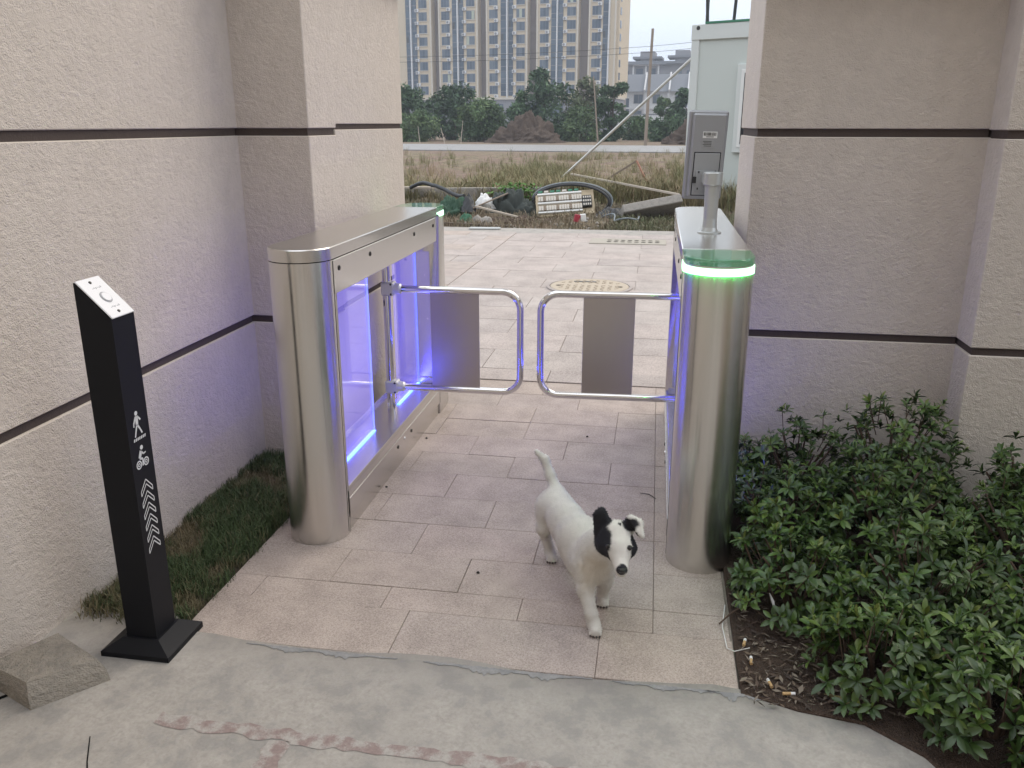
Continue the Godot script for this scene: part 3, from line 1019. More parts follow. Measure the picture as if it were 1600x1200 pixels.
func make_bollard() -> void:
	var t := thing("button_post", "tall black post with white walker, cyclist and arrow print beside the wall", "post", Vector3(-1.31, 0, -1.827))
	var hx := 0.0435
	var hz := 0.0455
	var yl := 1.008
	var yr := 0.921
	var st := tool()
	st.set_smooth_group(-1)
	var P := func(sx: float, sz: float, top: bool) -> Vector3:
		return Vector3(sx * hx, (yl if sx < 0 else yr) if top else 0.02, sz * hz)
	var c := Vector3(0, 0.5, 0)
	face(st, [P.call(-1, 1, false), P.call(1, 1, false), P.call(1, 1, true), P.call(-1, 1, true)], c)
	face(st, [P.call(-1, -1, false), P.call(1, -1, false), P.call(1, -1, true), P.call(-1, -1, true)], c)
	face(st, [P.call(-1, -1, false), P.call(-1, 1, false), P.call(-1, 1, true), P.call(-1, -1, true)], c)
	face(st, [P.call(1, -1, false), P.call(1, 1, false), P.call(1, 1, true), P.call(1, -1, true)], c)
	face(st, [P.call(-1, -1, true), P.call(1, -1, true), P.call(1, 1, true), P.call(-1, 1, true)], c)
	obj("shaft", st, M.black_powder_coat, t)
	# sloping white top plate
	var ang := atan2(yr - yl, 2 * hx)
	var bb := Basis(Vector3(0, 0, 1), ang)
	var len := Vector2(2 * hx, yl - yr).length()
	var pc := Vector3(0, (yl + yr) / 2, 0) + bb * Vector3(0, 0.004, 0)
	var plate := obj("top_plate", box(pc, Vector3(len - 0.001, 0.004, 2 * hz - 0.002), 0.0012, bb), M.white_plate, t)
	for sx in [-1.0, 1.0]:
		obj("screw", lathe([Vector2(0.0042, 0.0), Vector2(0.0035, 0.002), Vector2(0.0, 0.0015)], 12, pc + bb * Vector3(sx * 0.047, 0.002, 0.004), bb), M.screw_dark, plate)
	var btn := obj("push_button", lathe([Vector2(0.0135, 0.0), Vector2(0.0135, 0.0025), Vector2(0.012, 0.0035), Vector2(0.0, 0.0038)], 24, pc + bb * Vector3(0.002, 0.002, 0), bb), M.white_plate, plate)
	obj("button_ring", lathe([Vector2(0.0165, 0.0), Vector2(0.0165, 0.0008), Vector2(0.0145, 0.0010), Vector2(0.0145, 0.0)], 24, pc + bb * Vector3(0.002, 0.0021, 0), bb), M.grey_print, btn)
	# two rows of faint worn print, too small to read
	for row in [-0.030, 0.031]:
		var ms := tool()
		for j in 6:
			add_box(ms, pc + bb * Vector3(row + 0.0012 * (j % 2), 0.0022, -0.016 + 0.006 * j), Vector3(0.0045 - 0.0015 * (j % 3), 0.0004, 0.0026), bb)
		obj("worn_print", ms, M.grey_print, plate)
	# bevelled foot
	var foot := tool()
	foot.set_smooth_group(-1)
	var lo := [Vector3(-0.098, 0, 0.088), Vector3(0.098, 0, 0.088), Vector3(0.098, 0, -0.090), Vector3(-0.098, 0, -0.090)]
	var md := []
	var hi := []
	for p in lo:
		md.append(Vector3(p.x, 0.018, p.z))
		hi.append(Vector3(signf(p.x) * 0.052, 0.045, signf(p.z) * 0.052))
	for k in 4:
		var k2 := (k + 1) % 4
		face(foot, [lo[k], lo[k2], md[k2], md[k]], Vector3(0, 0.01, 0))
		face(foot, [md[k], md[k2], hi[k2], hi[k]], Vector3(0, 0.005, 0))
	face(foot, hi, Vector3.ZERO)
	face(foot, lo, Vector3(0, 0.1, 0))
	obj("foot_plate", foot, M.black_powder_coat, t)
	# print on the face towards the path: u runs along -z, v is up
	var o3 := Vector3(hx + 0.0006, 0, 0)
	var u := Vector3(0, 0, -1)
	var v := Vector3(0, 1, 0)
	st = tool()
	var a := Vector2(-0.004, 0.636)
	for poly in [disc2(a + Vector2(0.001, 0.036), 0.0062), line2(a + Vector2(0.001, 0.029), a + Vector2(0.0, 0.004), 0.013, 0.010), line2(a + Vector2(-0.004, 0.027), a + Vector2(-0.013, 0.011), 0.005), line2(a + Vector2(-0.013, 0.011), a + Vector2(-0.014, 0.003), 0.0042),
		line2(a + Vector2(0.005, 0.027), a + Vector2(0.016, 0.015), 0.005), line2(a + Vector2(-0.001, 0.006), a + Vector2(-0.008, -0.010), 0.0065, 0.005), line2(a + Vector2(-0.008, -0.010), a + Vector2(-0.013, -0.024), 0.005), line2(a + Vector2(0.001, 0.006), a + Vector2(0.010, -0.008), 0.0065, 0.005), line2(a + Vector2(0.010, -0.008), a + Vector2(0.017, -0.021), 0.005)]:
		add_flat(st, poly, o3, u, v)
	for k in 7:
		var x := -0.026 + 0.0075 * k
		add_flat(st, PackedVector2Array([Vector2(x, 0.601), Vector2(x + 0.0048, 0.601), Vector2(x + 0.0068, 0.6085), Vector2(x + 0.002, 0.6085)]), o3, u, v)
	obj("walker_print", st, M.white_print, t)
	st = tool()
	a = Vector2(-0.002, 0.540)
	for poly in [disc2(a + Vector2(0.003, 0.039), 0.0062), line2(a + Vector2(-0.001, 0.031), a + Vector2(-0.010, 0.013), 0.011, 0.010), line2(a + Vector2(0.0, 0.029), a + Vector2(0.008, 0.020), 0.005), line2(a + Vector2(0.008, 0.020), a + Vector2(0.018, 0.022), 0.004), line2(a + Vector2(-0.010, 0.013), a + Vector2(0.003, 0.008), 0.0055), line2(a + Vector2(0.003, 0.008), a + Vector2(0.000, -0.010), 0.005)]:
		add_flat(st, poly, o3, u, v)
	for cx in [-0.0155, 0.0155]:
		var w := a + Vector2(cx, -0.003)
		for rr in [[0.0115, 0.0080], [0.0052, 0.0026]]:
			for k in 20:
				var a0 := TAU * k / 20
				var a1 := TAU * (k + 1) / 20
				add_flat(st, PackedVector2Array([w + Vector2.from_angle(a0) * rr[1], w + Vector2.from_angle(a0) * rr[0], w + Vector2.from_angle(a1) * rr[0], w + Vector2.from_angle(a1) * rr[1]]), o3, u, v)
	obj("cyclist_print", st, M.white_print, t)
	for k in 6:
		st = tool()
		var y := 0.482 - 0.0325 * k
		var outer := [Vector2(-0.025, y - 0.030), Vector2(0.0, y - 0.004), Vector2(0.025, y - 0.030), Vector2(0.025, y - 0.018), Vector2(0.0, y + 0.009), Vector2(-0.025, y - 0.018)]
		for j in 6:
			add_flat(st, line2(outer[j], outer[(j + 1) % 6], 0.0028), o3, u, v)
		obj("arrow_print", st, M.white_print, t)

func make_stone() -> void:
	var st := tool()
	st.set_smooth_group(-1)
	var lo := [Vector3(-0.14, -0.01, 0.02), Vector3(0.03, -0.01, 0.09), Vector3(0.15, -0.01, -0.05), Vector3(-0.05, -0.01, -0.13)]
	var hi := [Vector3(-0.135, 0.055, 0.018), Vector3(0.022, 0.062, 0.078), Vector3(0.125, 0.055, -0.045), Vector3(-0.045, 0.06, -0.125)]
	var c := Vector3(0, 0.03, -0.02)
	for k in 4:
		var k2 := (k + 1) % 4
		var m0: Vector3 = (lo[k] + hi[k]) / 2 * Vector3(1.04, 1, 1.04)
		var m1: Vector3 = (lo[k2] + hi[k2]) / 2 * Vector3(1.04, 1, 1.04)
		face(st, [lo[k], lo[k2], m1, m0], c)
		face(st, [m0, m1, hi[k2], hi[k]], c)
	face(st, [hi[0], hi[1], Vector3(0.0, 0.068, -0.02)], Vector3.ZERO)
	face(st, [hi[1], hi[2], Vector3(0.0, 0.068, -0.02)], Vector3.ZERO)
	face(st, [hi[2], hi[3], Vector3(0.0, 0.068, -0.02)], Vector3.ZERO)
	face(st, [hi[3], hi[0], Vector3(0.0, 0.068, -0.02)], Vector3.ZERO)
	var o := obj("stone_block", st, M.rough_stone)
	o.position = Vector3(-1.47, 0.012, -1.60)
	tag(o, "broken beige stone block lying at the foot of the wall", "stone")

# ---------------------------------------------------------------- dog
# bones: [from, to, radius at from, radius at to, blend]; the joined field is meshed as surface nets
func surface_net(bones: Array, lo: Vector3, hi: Vector3, cell: float, paint: Callable) -> SurfaceTool:
	var nx := int((hi.x - lo.x) / cell) + 2
	var ny := int((hi.y - lo.y) / cell) + 2
	var nz := int((hi.z - lo.z) / cell) + 2
	var f := PackedFloat32Array()
	f.resize(nx * ny * nz)
	f.fill(0.2)
	for b in bones:
		var a: Vector3 = b[0]
		var c: Vector3 = b[1]
		var ra: float = b[2]
		var rb: float = b[3]
		var k: float = b[4]
		var m := maxf(ra, rb) + k + cell * 2
		var p0 := (Vector3(minf(a.x, c.x), minf(a.y, c.y), minf(a.z, c.z)) - Vector3.ONE * m - lo) / cell
		var p1 := (Vector3(maxf(a.x, c.x), maxf(a.y, c.y), maxf(a.z, c.z)) + Vector3.ONE * m - lo) / cell
		var d := c - a
		var dd := maxf(d.length_squared(), 1e-9)
		for z in range(maxi(0, int(p0.z)), mini(nz, int(p1.z) + 1)):
			for y in range(maxi(0, int(p0.y)), mini(ny, int(p1.y) + 1)):
				var row := (z * ny + y) * nx
				for x in range(maxi(0, int(p0.x)), mini(nx, int(p1.x) + 1)):
					var p := lo + Vector3(x, y, z) * cell
					var t := clampf((p - a).dot(d) / dd, 0.0, 1.0)
					var v := p.distance_to(a + d * t) - lerpf(ra, rb, t)
					var o := f[row + x]
					var h := maxf(k - absf(o - v), 0.0) / k
					f[row + x] = minf(o, v) - h * h * k * 0.25
	var ids := {}
	var st := tool()
	st.set_smooth_group(0)
	var offs := [0, 1, nx, nx + 1, nx * ny, nx * ny + 1, nx * ny + nx, nx * ny + nx + 1]
	var count := 0
	var verts := []
	for z in nz - 1:
		for y in ny - 1:
			for x in nx - 1:
				var i := (z * ny + y) * nx + x
				var first := f[i] < 0.0
				var same := true
				for q in offs:
					if (f[i + q] < 0.0) != first:
						same = false
						break
				if same:
					continue
				var s := Vector3.ZERO
				var n := 0
				for e in [[0, 1], [2, 3], [4, 5], [6, 7], [0, 2], [1, 3], [4, 6], [5, 7], [0, 4], [1, 5], [2, 6], [3, 7]]:
					var va := f[i + offs[e[0]]]
					var vb := f[i + offs[e[1]]]
					if (va < 0.0) != (vb < 0.0):
						var t := va / (va - vb)
						var A := Vector3(e[0] & 1, (e[0] >> 1) & 1, e[0] >> 2)
						var B := Vector3(e[1] & 1, (e[1] >> 1) & 1, e[1] >> 2)
						s += A.lerp(B, t)
						n += 1
				var p := lo + (Vector3(x, y, z) + s / n) * cell
				ids[i] = count
				verts.append(p)
				st.set_color(paint.call(p))
				st.add_vertex(p)
				count += 1
	var steps := [1, nx, nx * ny]
	for i in ids:
		for ax in 3:
			var j: int = i + steps[ax]
			if (f[i] < 0.0) == (f[j] < 0.0):
				continue
			var u: int = steps[(ax + 1) % 3]
			var v: int = steps[(ax + 2) % 3]
			if not (ids.has(i - u) and ids.has(i - v) and ids.has(i - u - v)):
				continue
			var q := [ids[i], ids[i - u], ids[i - u - v], ids[i - v]]
			if f[i] < 0.0:
				q = [q[0], q[3], q[2], q[1]]
			for w in [0, 1, 2, 0, 2, 3]:
				st.add_index(q[w])
	st.set_meta("points", verts)
	return st

func in_blob(p: Vector3, c: Vector3, r: Vector3) -> float:
	return ((p - c) / r).length()

func make_dog() -> void:
	var base := Vector3(-0.2, 0, -2.28)
	var t := thing("dog", "small white dog with black ears and eye patches standing on the walkway", "dog", base)
	var V := func(x: float, y: float, z: float) -> Vector3:
		return Vector3(x, y, z) - base
	var pel: Vector3 = V.call(-0.268, 0.196, -2.465)
	var mid: Vector3 = V.call(-0.222, 0.192, -2.37)
	var rib: Vector3 = V.call(-0.170, 0.190, -2.265)
	var chest: Vector3 = V.call(-0.124, 0.178, -2.175)
	var neck: Vector3 = V.call(-0.108, 0.220, -2.155)
	var crown: Vector3 = V.call(-0.060, 0.290, -2.098)
	var brow: Vector3 = V.call(-0.052, 0.278, -2.062)
	var nose: Vector3 = V.call(-0.041, 0.246, -2.004)
	var bones := [
		[pel, mid, 0.055, 0.050, 0.02], [mid, rib, 0.050, 0.060, 0.03], [rib, chest, 0.060, 0.055, 0.03],
		[V.call(-0.225, 0.168, -2.38), V.call(-0.15, 0.140, -2.20), 0.038, 0.050, 0.04],
		[chest, neck, 0.056, 0.050, 0.03], [neck, V.call(-0.072, 0.268, -2.115), 0.050, 0.046, 0.03],
		[crown, brow, 0.046, 0.037, 0.02], [brow, nose, 0.028, 0.0190, 0.018],
		[V.call(-0.085, 0.268, -2.08), V.call(-0.025, 0.270, -2.075), 0.022, 0.022, 0.02],
		[V.call(-0.048, 0.243, -2.045), V.call(-0.042, 0.232, -2.012), 0.018, 0.012, 0.012],
		# tail
		[V.call(-0.272, 0.235, -2.50), V.call(-0.296, 0.274, -2.530), 0.019, 0.016, 0.03], [V.call(-0.296, 0.274, -2.530), V.call(-0.316, 0.318, -2.550), 0.016, 0.014, 0.01], [V.call(-0.316, 0.318, -2.550), V.call(-0.345, 0.340, -2.558), 0.014, 0.008, 0.01],
		# near fore leg
		[V.call(-0.140, 0.165, -2.150), V.call(-0.143, 0.105, -2.125), 0.036, 0.023, 0.03], [V.call(-0.143, 0.105, -2.125), V.call(-0.122, 0.050, -2.088), 0.022, 0.0165, 0.015], [V.call(-0.122, 0.050, -2.088), V.call(-0.112, 0.020, -2.078), 0.0165, 0.016, 0.01], [V.call(-0.112, 0.018, -2.080), V.call(-0.107, 0.014, -2.058), 0.019, 0.014, 0.01],
		# far fore leg
		[V.call(-0.098, 0.150, -2.180), V.call(-0.092, 0.095, -2.205), 0.036, 0.024, 0.03], [V.call(-0.092, 0.095, -2.205), V.call(-0.098, 0.025, -2.235), 0.022, 0.016, 0.015], [V.call(-0.098, 0.018, -2.236), V.call(-0.096, 0.012, -2.212), 0.017, 0.012, 0.01],
		# hind leg on the outer side
		[V.call(-0.292, 0.185, -2.468), V.call(-0.302, 0.125, -2.445), 0.041, 0.027, 0.03], [V.call(-0.302, 0.125, -2.445), V.call(-0.304, 0.074, -2.492), 0.023, 0.0145, 0.012], [V.call(-0.303, 0.070, -2.492), V.call(-0.285, 0.020, -2.474), 0.017, 0.0155, 0.01], [V.call(-0.285, 0.017, -2.474), V.call(-0.277, 0.012, -2.450), 0.017, 0.013, 0.01],
		# the other hind leg
		[V.call(-0.235, 0.170, -2.445), V.call(-0.215, 0.110, -2.415), 0.042, 0.029, 0.03], [V.call(-0.215, 0.110, -2.415), V.call(-0.207, 0.064, -2.452), 0.027, 0.017, 0.015], [V.call(-0.207, 0.064, -2.452), V.call(-0.198, 0.020, -2.425), 0.016, 0.015, 0.01], [V.call(-0.198, 0.017, -2.425), V.call(-0.190, 0.012, -2.402), 0.016, 0.012, 0.01],
	]
	# toes
	for q in [[-0.107, -2.055], [-0.277, -2.447], [-0.096, -2.210], [-0.190, -2.400]]:
		for k in 4:
			var dx := (k - 1.5) * 0.0085
			bones.append([V.call(q[0] + dx * 0.8, 0.013, q[1] - 0.012), V.call(q[0] + dx, 0.008, q[1] + 0.006 - absf(k - 1.5) * 0.003), 0.0072, 0.0062, 0.003])
	# raised ear and folded ear
	for k in 4:
		var w := k / 3.0
		bones.append([V.call(-0.112 + 0.030 * w, 0.292 + 0.022 * w, -2.112), V.call(-0.118 + 0.016 * w, 0.344 + 0.014 * w, -2.112 - 0.006 * w), 0.011, 0.0085, 0.010])
	for k in 3:
		var w := k / 2.0
		bones.append([V.call(-0.038 + 0.020 * w, 0.322 - 0.008 * w, -2.108), V.call(-0.024 + 0.024 * w, 0.350 - 0.012 * w, -2.098), 0.010, 0.0085, 0.010])
		bones.append([V.call(-0.024 + 0.024 * w, 0.350 - 0.012 * w, -2.098), V.call(-0.002 + 0.012 * w, 0.318 - 0.010 * w, -2.076), 0.0075, 0.006, 0.008])
	var grain := FastNoiseLite.new()
	grain.seed = 9
	grain.frequency = 40.0
	var paint := func(p: Vector3) -> Color:
		var q := p + base
		var n := grain.get_noise_3d(q.x, q.y, q.z)
		var c := Color(0.62, 0.595, 0.55) * (1.0 + 0.10 * grain.get_noise_3d(q.x * 0.35, q.y * 0.35, q.z * 0.35) + 0.05 * n)
		# cream fur on throat and chest
		var cream := 1.0 - smoothstep(0.55, 1.15, in_blob(q, Vector3(-0.115, 0.17, -2.11), Vector3(0.05, 0.075, 0.06)) + n * 0.35)
		c = c.lerp(Color(0.55, 0.46, 0.34), cream * 0.45)
		var black := Color(0.010, 0.010, 0.013)
		var k := 9.0
		k = minf(k, in_blob(q, Vector3(-0.106, 0.330, -2.112), Vector3(0.034, 0.050, 0.034)))
		k = minf(k, in_blob(q, Vector3(-0.100, 0.288, -2.070), Vector3(0.037, 0.044, 0.050)))
		k = minf(k, in_blob(q, Vector3(-0.086, 0.262, -2.052), Vector3(0.026, 0.026, 0.026)))
		k = minf(k, in_blob(q, Vector3(-0.022, 0.333, -2.100), Vector3(0.026, 0.022, 0.030)))
		k = minf(k, in_blob(q, Vector3(-0.010, 0.292, -2.072), Vector3(0.015, 0.030, 0.024)))
		k = minf(k, in_blob(q, Vector3(-0.016, 0.272, -2.056), Vector3(0.014, 0.018, 0.018)))
		k = minf(k, in_blob(q, Vector3(-0.052, 0.330, -2.090), Vector3(0.005, 0.009, 0.008)))
		k = minf(k, in_blob(q, nose + base + Vector3(0.002, 0.005, 0.012), Vector3(0.0165, 0.0145, 0.0145)))
		return c.lerp(black, 1.0 - smoothstep(0.88, 1.08, k + n * 0.16))
	var st := surface_net(bones, Vector3(-0.185, -0.002, -0.315), Vector3(0.235, 0.385, 0.315), 0.0042, paint)
	var pts: Array = st.get_meta("points")
	st.generate_normals()
	var body := obj("body", st, M.fur_mix, t, false)
	body.material_override = M.fur_mix
	# short coat
	var arr := body.mesh.surface_get_arrays(0)
	var vs: PackedVector3Array = arr[Mesh.ARRAY_VERTEX]
	var ns: PackedVector3Array = arr[Mesh.ARRAY_NORMAL]
	var cs: PackedColorArray = arr[Mesh.ARRAY_COLOR]
	var fur := tool()
	fur.set_smooth_group(-1)
	var back := Vector3(-0.42, -0.45, -0.75).normalized()
	for i in 16000:
		var k := rng.randi_range(0, vs.size() - 1)
		var p := vs[k]
		if p.y < 0.012:
			continue
		var n := ns[k]
		var dir := (n * 0.35 + (back - n * back.dot(n)) + Vector3(rng.randf_range(-0.3, 0.3), rng.randf_range(-0.3, 0.3), rng.randf_range(-0.3, 0.3))).normalized()
		var wide := n.cross(dir).normalized() * 0.0011
		var l := rng.randf_range(0.004, 0.008)
		var head := in_blob(p + base, Vector3(-0.05, 0.27, -2.05), Vector3(0.08, 0.09, 0.08))
		if head < 1.0:
			l *= 0.55
		if (p + base - (nose + base)).length() < 0.03:
			continue
		var v := rng.randf_range(0.92, 1.08)
		var c := Color(cs[k].r * v, cs[k].g * v, cs[k].b * v)
		for q in [p - wide, p + wide, p + dir * l + n * 0.0008]:
			fur.set_color(c)
			fur.set_normal(n)
			fur.add_vertex(q)
	tag(obj("fur", fur, M.fur_mix, t, false), "", "", "", "stuff")
	mat("eye_dark", lin(0.012, 0.010, 0.012), 0.12)
	mat("nose_leather", lin(0.012, 0.012, 0.013), 0.4)
	for e in [Vector3(-0.0225, 0.2925, -2.037), Vector3(-0.0800, 0.2910, -2.039)]:
		obj("eye", lathe([Vector2(0, -0.0075), Vector2(0.0053, -0.0053), Vector2(0.0075, 0), Vector2(0.0053, 0.0053), Vector2(0, 0.0075)], 12, e - base), M.eye_dark, t)
	var ns2 := tool()
	add_lathe(ns2, [Vector2(0, -0.0085), Vector2(0.0085, -0.0065), Vector2(0.0130, 0.0), Vector2(0.0110, 0.0055), Vector2(0, 0.0075)], 14, nose + Vector3(0.003, 0.0045, 0.0135))
	obj("nose", ns2, M.nose_leather, t)
	var claw := tool()
	for q in [[-0.107, -2.055], [-0.277, -2.447], [-0.096, -2.210], [-0.190, -2.400]]:
		for k in 4:
			var dx := (k - 1.5) * 0.0088
			var p: Vector3 = V.call(q[0] + dx, 0.0065, q[1] + 0.012 - absf(k - 1.5) * 0.003)
			add_tube(claw, [p, p + Vector3(0, -0.003, 0.006)], [0.0022, 0.0008], 6)
	obj("claws", claw, M.screw_dark, t)

# ---------------------------------------------------------------- grass strip, shrubs
func blade_tuft(blades: int, h0: float, h1: float, w: float, spread: float, sd: int) -> Mesh:
	var r := RandomNumberGenerator.new()
	r.seed = sd
	var st := tool()
	st.set_smooth_group(-1)
	for k in blades:
		var a := r.randf() * TAU
		var d := Vector3(cos(a), 0, sin(a))
		var s := Vector3(-d.z, 0, d.x)
		var o := Vector3(r.randf_range(-spread, spread), 0, r.randf_range(-spread, spread))
		var h := r.randf_range(h0, h1)
		var lean := r.randf_range(0.15, 0.9) * h
		var m := o + Vector3(0, h * 0.6, 0) + d * lean * 0.35
		var tip := o + Vector3(0, h * r.randf_range(0.75, 1.0), 0) + d * lean
		var v := r.randf_range(0.75, 1.2)
		for q in [o - s * w, o + s * w, m + s * w * 0.8, o - s * w, m + s * w * 0.8, m - s * w * 0.8, m - s * w * 0.8, m + s * w * 0.8, tip]:
			st.set_color(Color(v, v, v))
			st.add_vertex(q)
	st.generate_normals()
	return st.commit()

func scatter(called: String, mesh: Mesh, m: Material, xfs: Array, cols: Array, label: String, category: String, parent: Node = null) -> MultiMeshInstance3D:
	var mm := MultiMesh.new()
	mm.transform_format = MultiMesh.TRANSFORM_3D
	mm.use_colors = true
	mm.mesh = mesh
	mm.instance_count = xfs.size()
	for i in xfs.size():
		mm.set_instance_transform(i, xfs[i])
		mm.set_instance_color(i, cols[i])
	var o := MultiMeshInstance3D.new()
	o.multimesh = mm
	o.material_override = m
	place(called, o, parent)
	tag(o, label, category, "", "stuff")
	return o

func make_lawn() -> void:
	struct("lawn_bed", span(-1.63, -1.262, -0.05, -0.010, -1.90, -4.42), M.lawn_soil, "bare soil under the grass strip by the wall")
	var dry := FastNoiseLite.new()
	dry.seed = 31
	dry.frequency = 3.2
	for v in 2:
		var xfs := []
		var cols := []
		for i in 3400:
			var z := rng.randf_range(-4.35, -1.94)
			var x := rng.randf_range(-1.625, -1.262)
			if z < -3.18:
				x = rng.randf_range(-1.32, -1.215)
			if z > -2.10 and x < -1.46 and rng.randf() < 0.5:
				continue
			var near_edge := x > -1.30 - 0.02 * sin(z * 23.0)
			if near_edge and rng.randf() < 0.55:
				continue
			var d := dry.get_noise_2d(x, z)
			var bare := smoothstep(0.10, 0.45, d)
			if rng.randf() < bare * 0.55:
				continue
			var g := Color(0.050, 0.085, 0.030).lerp(Color(0.075, 0.110, 0.040), rng.randf())
			var c := g.lerp(Color(0.23, 0.18, 0.105), clampf(bare * 0.8 + (0.5 if rng.randf() < 0.16 else 0.0), 0, 1))
			var s := rng.randf_range(0.7, 1.25) * (1.0 - 0.35 * bare)
			xfs.append(Transform3D(Basis(Vector3.UP, rng.randf() * TAU).scaled(Vector3(s, s, s)), Vector3(x, -0.012, z)))
			cols.append(c)
		scatter("grass", blade_tuft(13, 0.022, 0.052, 0.0013, 0.020, 40 + v), M.grass_mix, xfs, cols, "short green turf with dry patches between wall and walkway", "grass")
	# sparse sprigs by the post
	var xfs2 := []
	var cols2 := []
	for i in 70:
		xfs2.append(Transform3D(Basis(Vector3.UP, rng.randf() * TAU), Vector3(rng.randf_range(-1.60, -1.36), -0.002, rng.randf_range(-2.02, -1.90))))
		cols2.append(Color(0.08, 0.095, 0.04).lerp(Color(0.2, 0.16, 0.09), rng.randf()))
	scatter("grass_sprigs", blade_tuft(9, 0.02, 0.05, 0.0014, 0.02, 77), M.grass_mix, xfs2, cols2, "sparse sprigs of grass between the wall and the black post", "grass")

func leaf_mesh(l: float, w: float, droop: float, c: Color) -> Mesh:
	var st := tool()
	st.set_smooth_group(1)
	var prof := [[0.0, 0.06], [0.22, 0.55], [0.52, 1.0], [0.80, 0.72], [1.0, 0.0]]
	var put := func(p: Vector3) -> void:
		st.set_color(c)
		st.add_vertex(p)
	for i in prof.size() - 1:
		var t0: float = prof[i][0]
		var t1: float = prof[i + 1][0]
		var a := Vector3(0, sin(t0 * 1.9) * l * 0.12 - droop * t0 * t0 * l, t0 * l)
		var b := Vector3(0, sin(t1 * 1.9) * l * 0.12 - droop * t1 * t1 * l, t1 * l)
		for s in [-1.0, 1.0]:
			var wa: float = prof[i][1] * w * 0.5
			var wb: float = prof[i + 1][1] * w * 0.5
			var a2 := a + Vector3(s * wa, wa * 0.35, 0)
			var b2 := b + Vector3(s * wb, wb * 0.35, 0)
			for q in ([a, b, a2, b, b2, a2] if s < 0 else [a, a2, b, b, a2, b2]):
				put.call(q)
	st.generate_normals()
	return st.commit()

var leaf_set := []

func make_planting() -> void:
	var bed := PackedVector2Array([Vector2(0.272, -1.862), Vector2(0.40, -1.815), Vector2(0.55, -1.79), Vector2(0.66, -1.70), Vector2(0.74, -1.55), Vector2(0.80, -1.30), Vector2(0.86, -0.9), Vector2(4.5, -0.9), Vector2(4.5, -3.30), Vector2(0.272, -3.30)])
	struct("planting_bed", prism(bed, -0.05, 0.010, 0.004), M.bed_soil, "dark mulched soil under the shrubs")
	var lm := mat("shrub_leaf", Color.WHITE, 0.38)
	lm.vertex_color_use_as_albedo = true
	lm.cull_mode = BaseMaterial3D.CULL_DISABLED
	lm.backlight_enabled = true
	lm.backlight = lin(0.02, 0.04, 0.01)
	var greens := [Color(0.034, 0.066, 0.016), Color(0.048, 0.088, 0.020), Color(0.070, 0.122, 0.026), Color(0.105, 0.158, 0.034), Color(0.15, 0.185, 0.045)]
	for k in greens.size():
		leaf_set.append([leaf_mesh(0.046, 0.0155, 0.10, greens[k]), leaf_mesh(0.040, 0.0150, 0.28, greens[k]), leaf_mesh(0.030, 0.011, -0.05, greens[k])])
	var spots := [
		[0.36, -3.02, 0.14, 0.24, "with blue light falling on it behind the steel cabinet"], [0.56, -3.02, 0.20, 0.33, "against the wall between the cabinet and the tallest shrub"], [0.88, -3.00, 0.24, 0.45, "tallest of the bed, in the wall corner"], [1.28, -2.86, 0.24, 0.33, "in front of the projecting pilaster"],
		[0.45, -2.66, 0.21, 0.27, "beside the middle of the steel cabinet"], [0.80, -2.66, 0.26, 0.34, "in the middle of the bed below the tallest shrub"], [1.16, -2.52, 0.27, 0.34, "in the middle of the bed below the pilaster"],
		[0.46, -2.30, 0.19, 0.23, "leaning over the walkway by the foot of the cabinet"], [0.78, -2.25, 0.25, 0.30, "behind the bare mulched corner"], [1.12, -2.12, 0.27, 0.32, "behind the front row of the bed"],
		[0.61, -1.96, 0.17, 0.21, "with broad leaves at the edge of the bare mulch"], [0.83, -1.81, 0.20, 0.24, "in the front row next to the bare mulch"], [1.22, -1.75, 0.25, 0.28, "at the far end of the front row"], [1.62, -2.5, 0.28, 0.34, "farthest along the wall from the gate"], [0.98, -1.52, 0.20, 0.22, "at the kerbside tip of the bed by the driveway"], [1.42, -1.42, 0.24, 0.27, "on the driveway side, away from the mulch"],
	]
	for i in spots.size():
		shrub(spots[i], i)
	# a low seedling in the mulch
	var s := thing("seedling", "pale green seedling with a few upright leaves in the bare mulch", "plant", Vector3(0.475, 0.01, -2.0))
	obj("stem", tube([Vector3.ZERO, Vector3(0.01, 0.06, 0.0), Vector3(0.0, 0.12, 0.01)], [0.003, 0.0025, 0.0015], 6), M.twig, s)
	for k in 14:
		var h := 0.03 + 0.09 * k / 14.0
		var b := Basis(Vector3.UP, k * 2.4) * Basis(Vector3.RIGHT, -0.5)
		inst("leaf", leaf_set[3 + k % 2][k % 2], M.shrub_leaf, s, Transform3D(b.scaled(Vector3.ONE * 1.1), Vector3(0.005, h, 0.003)))

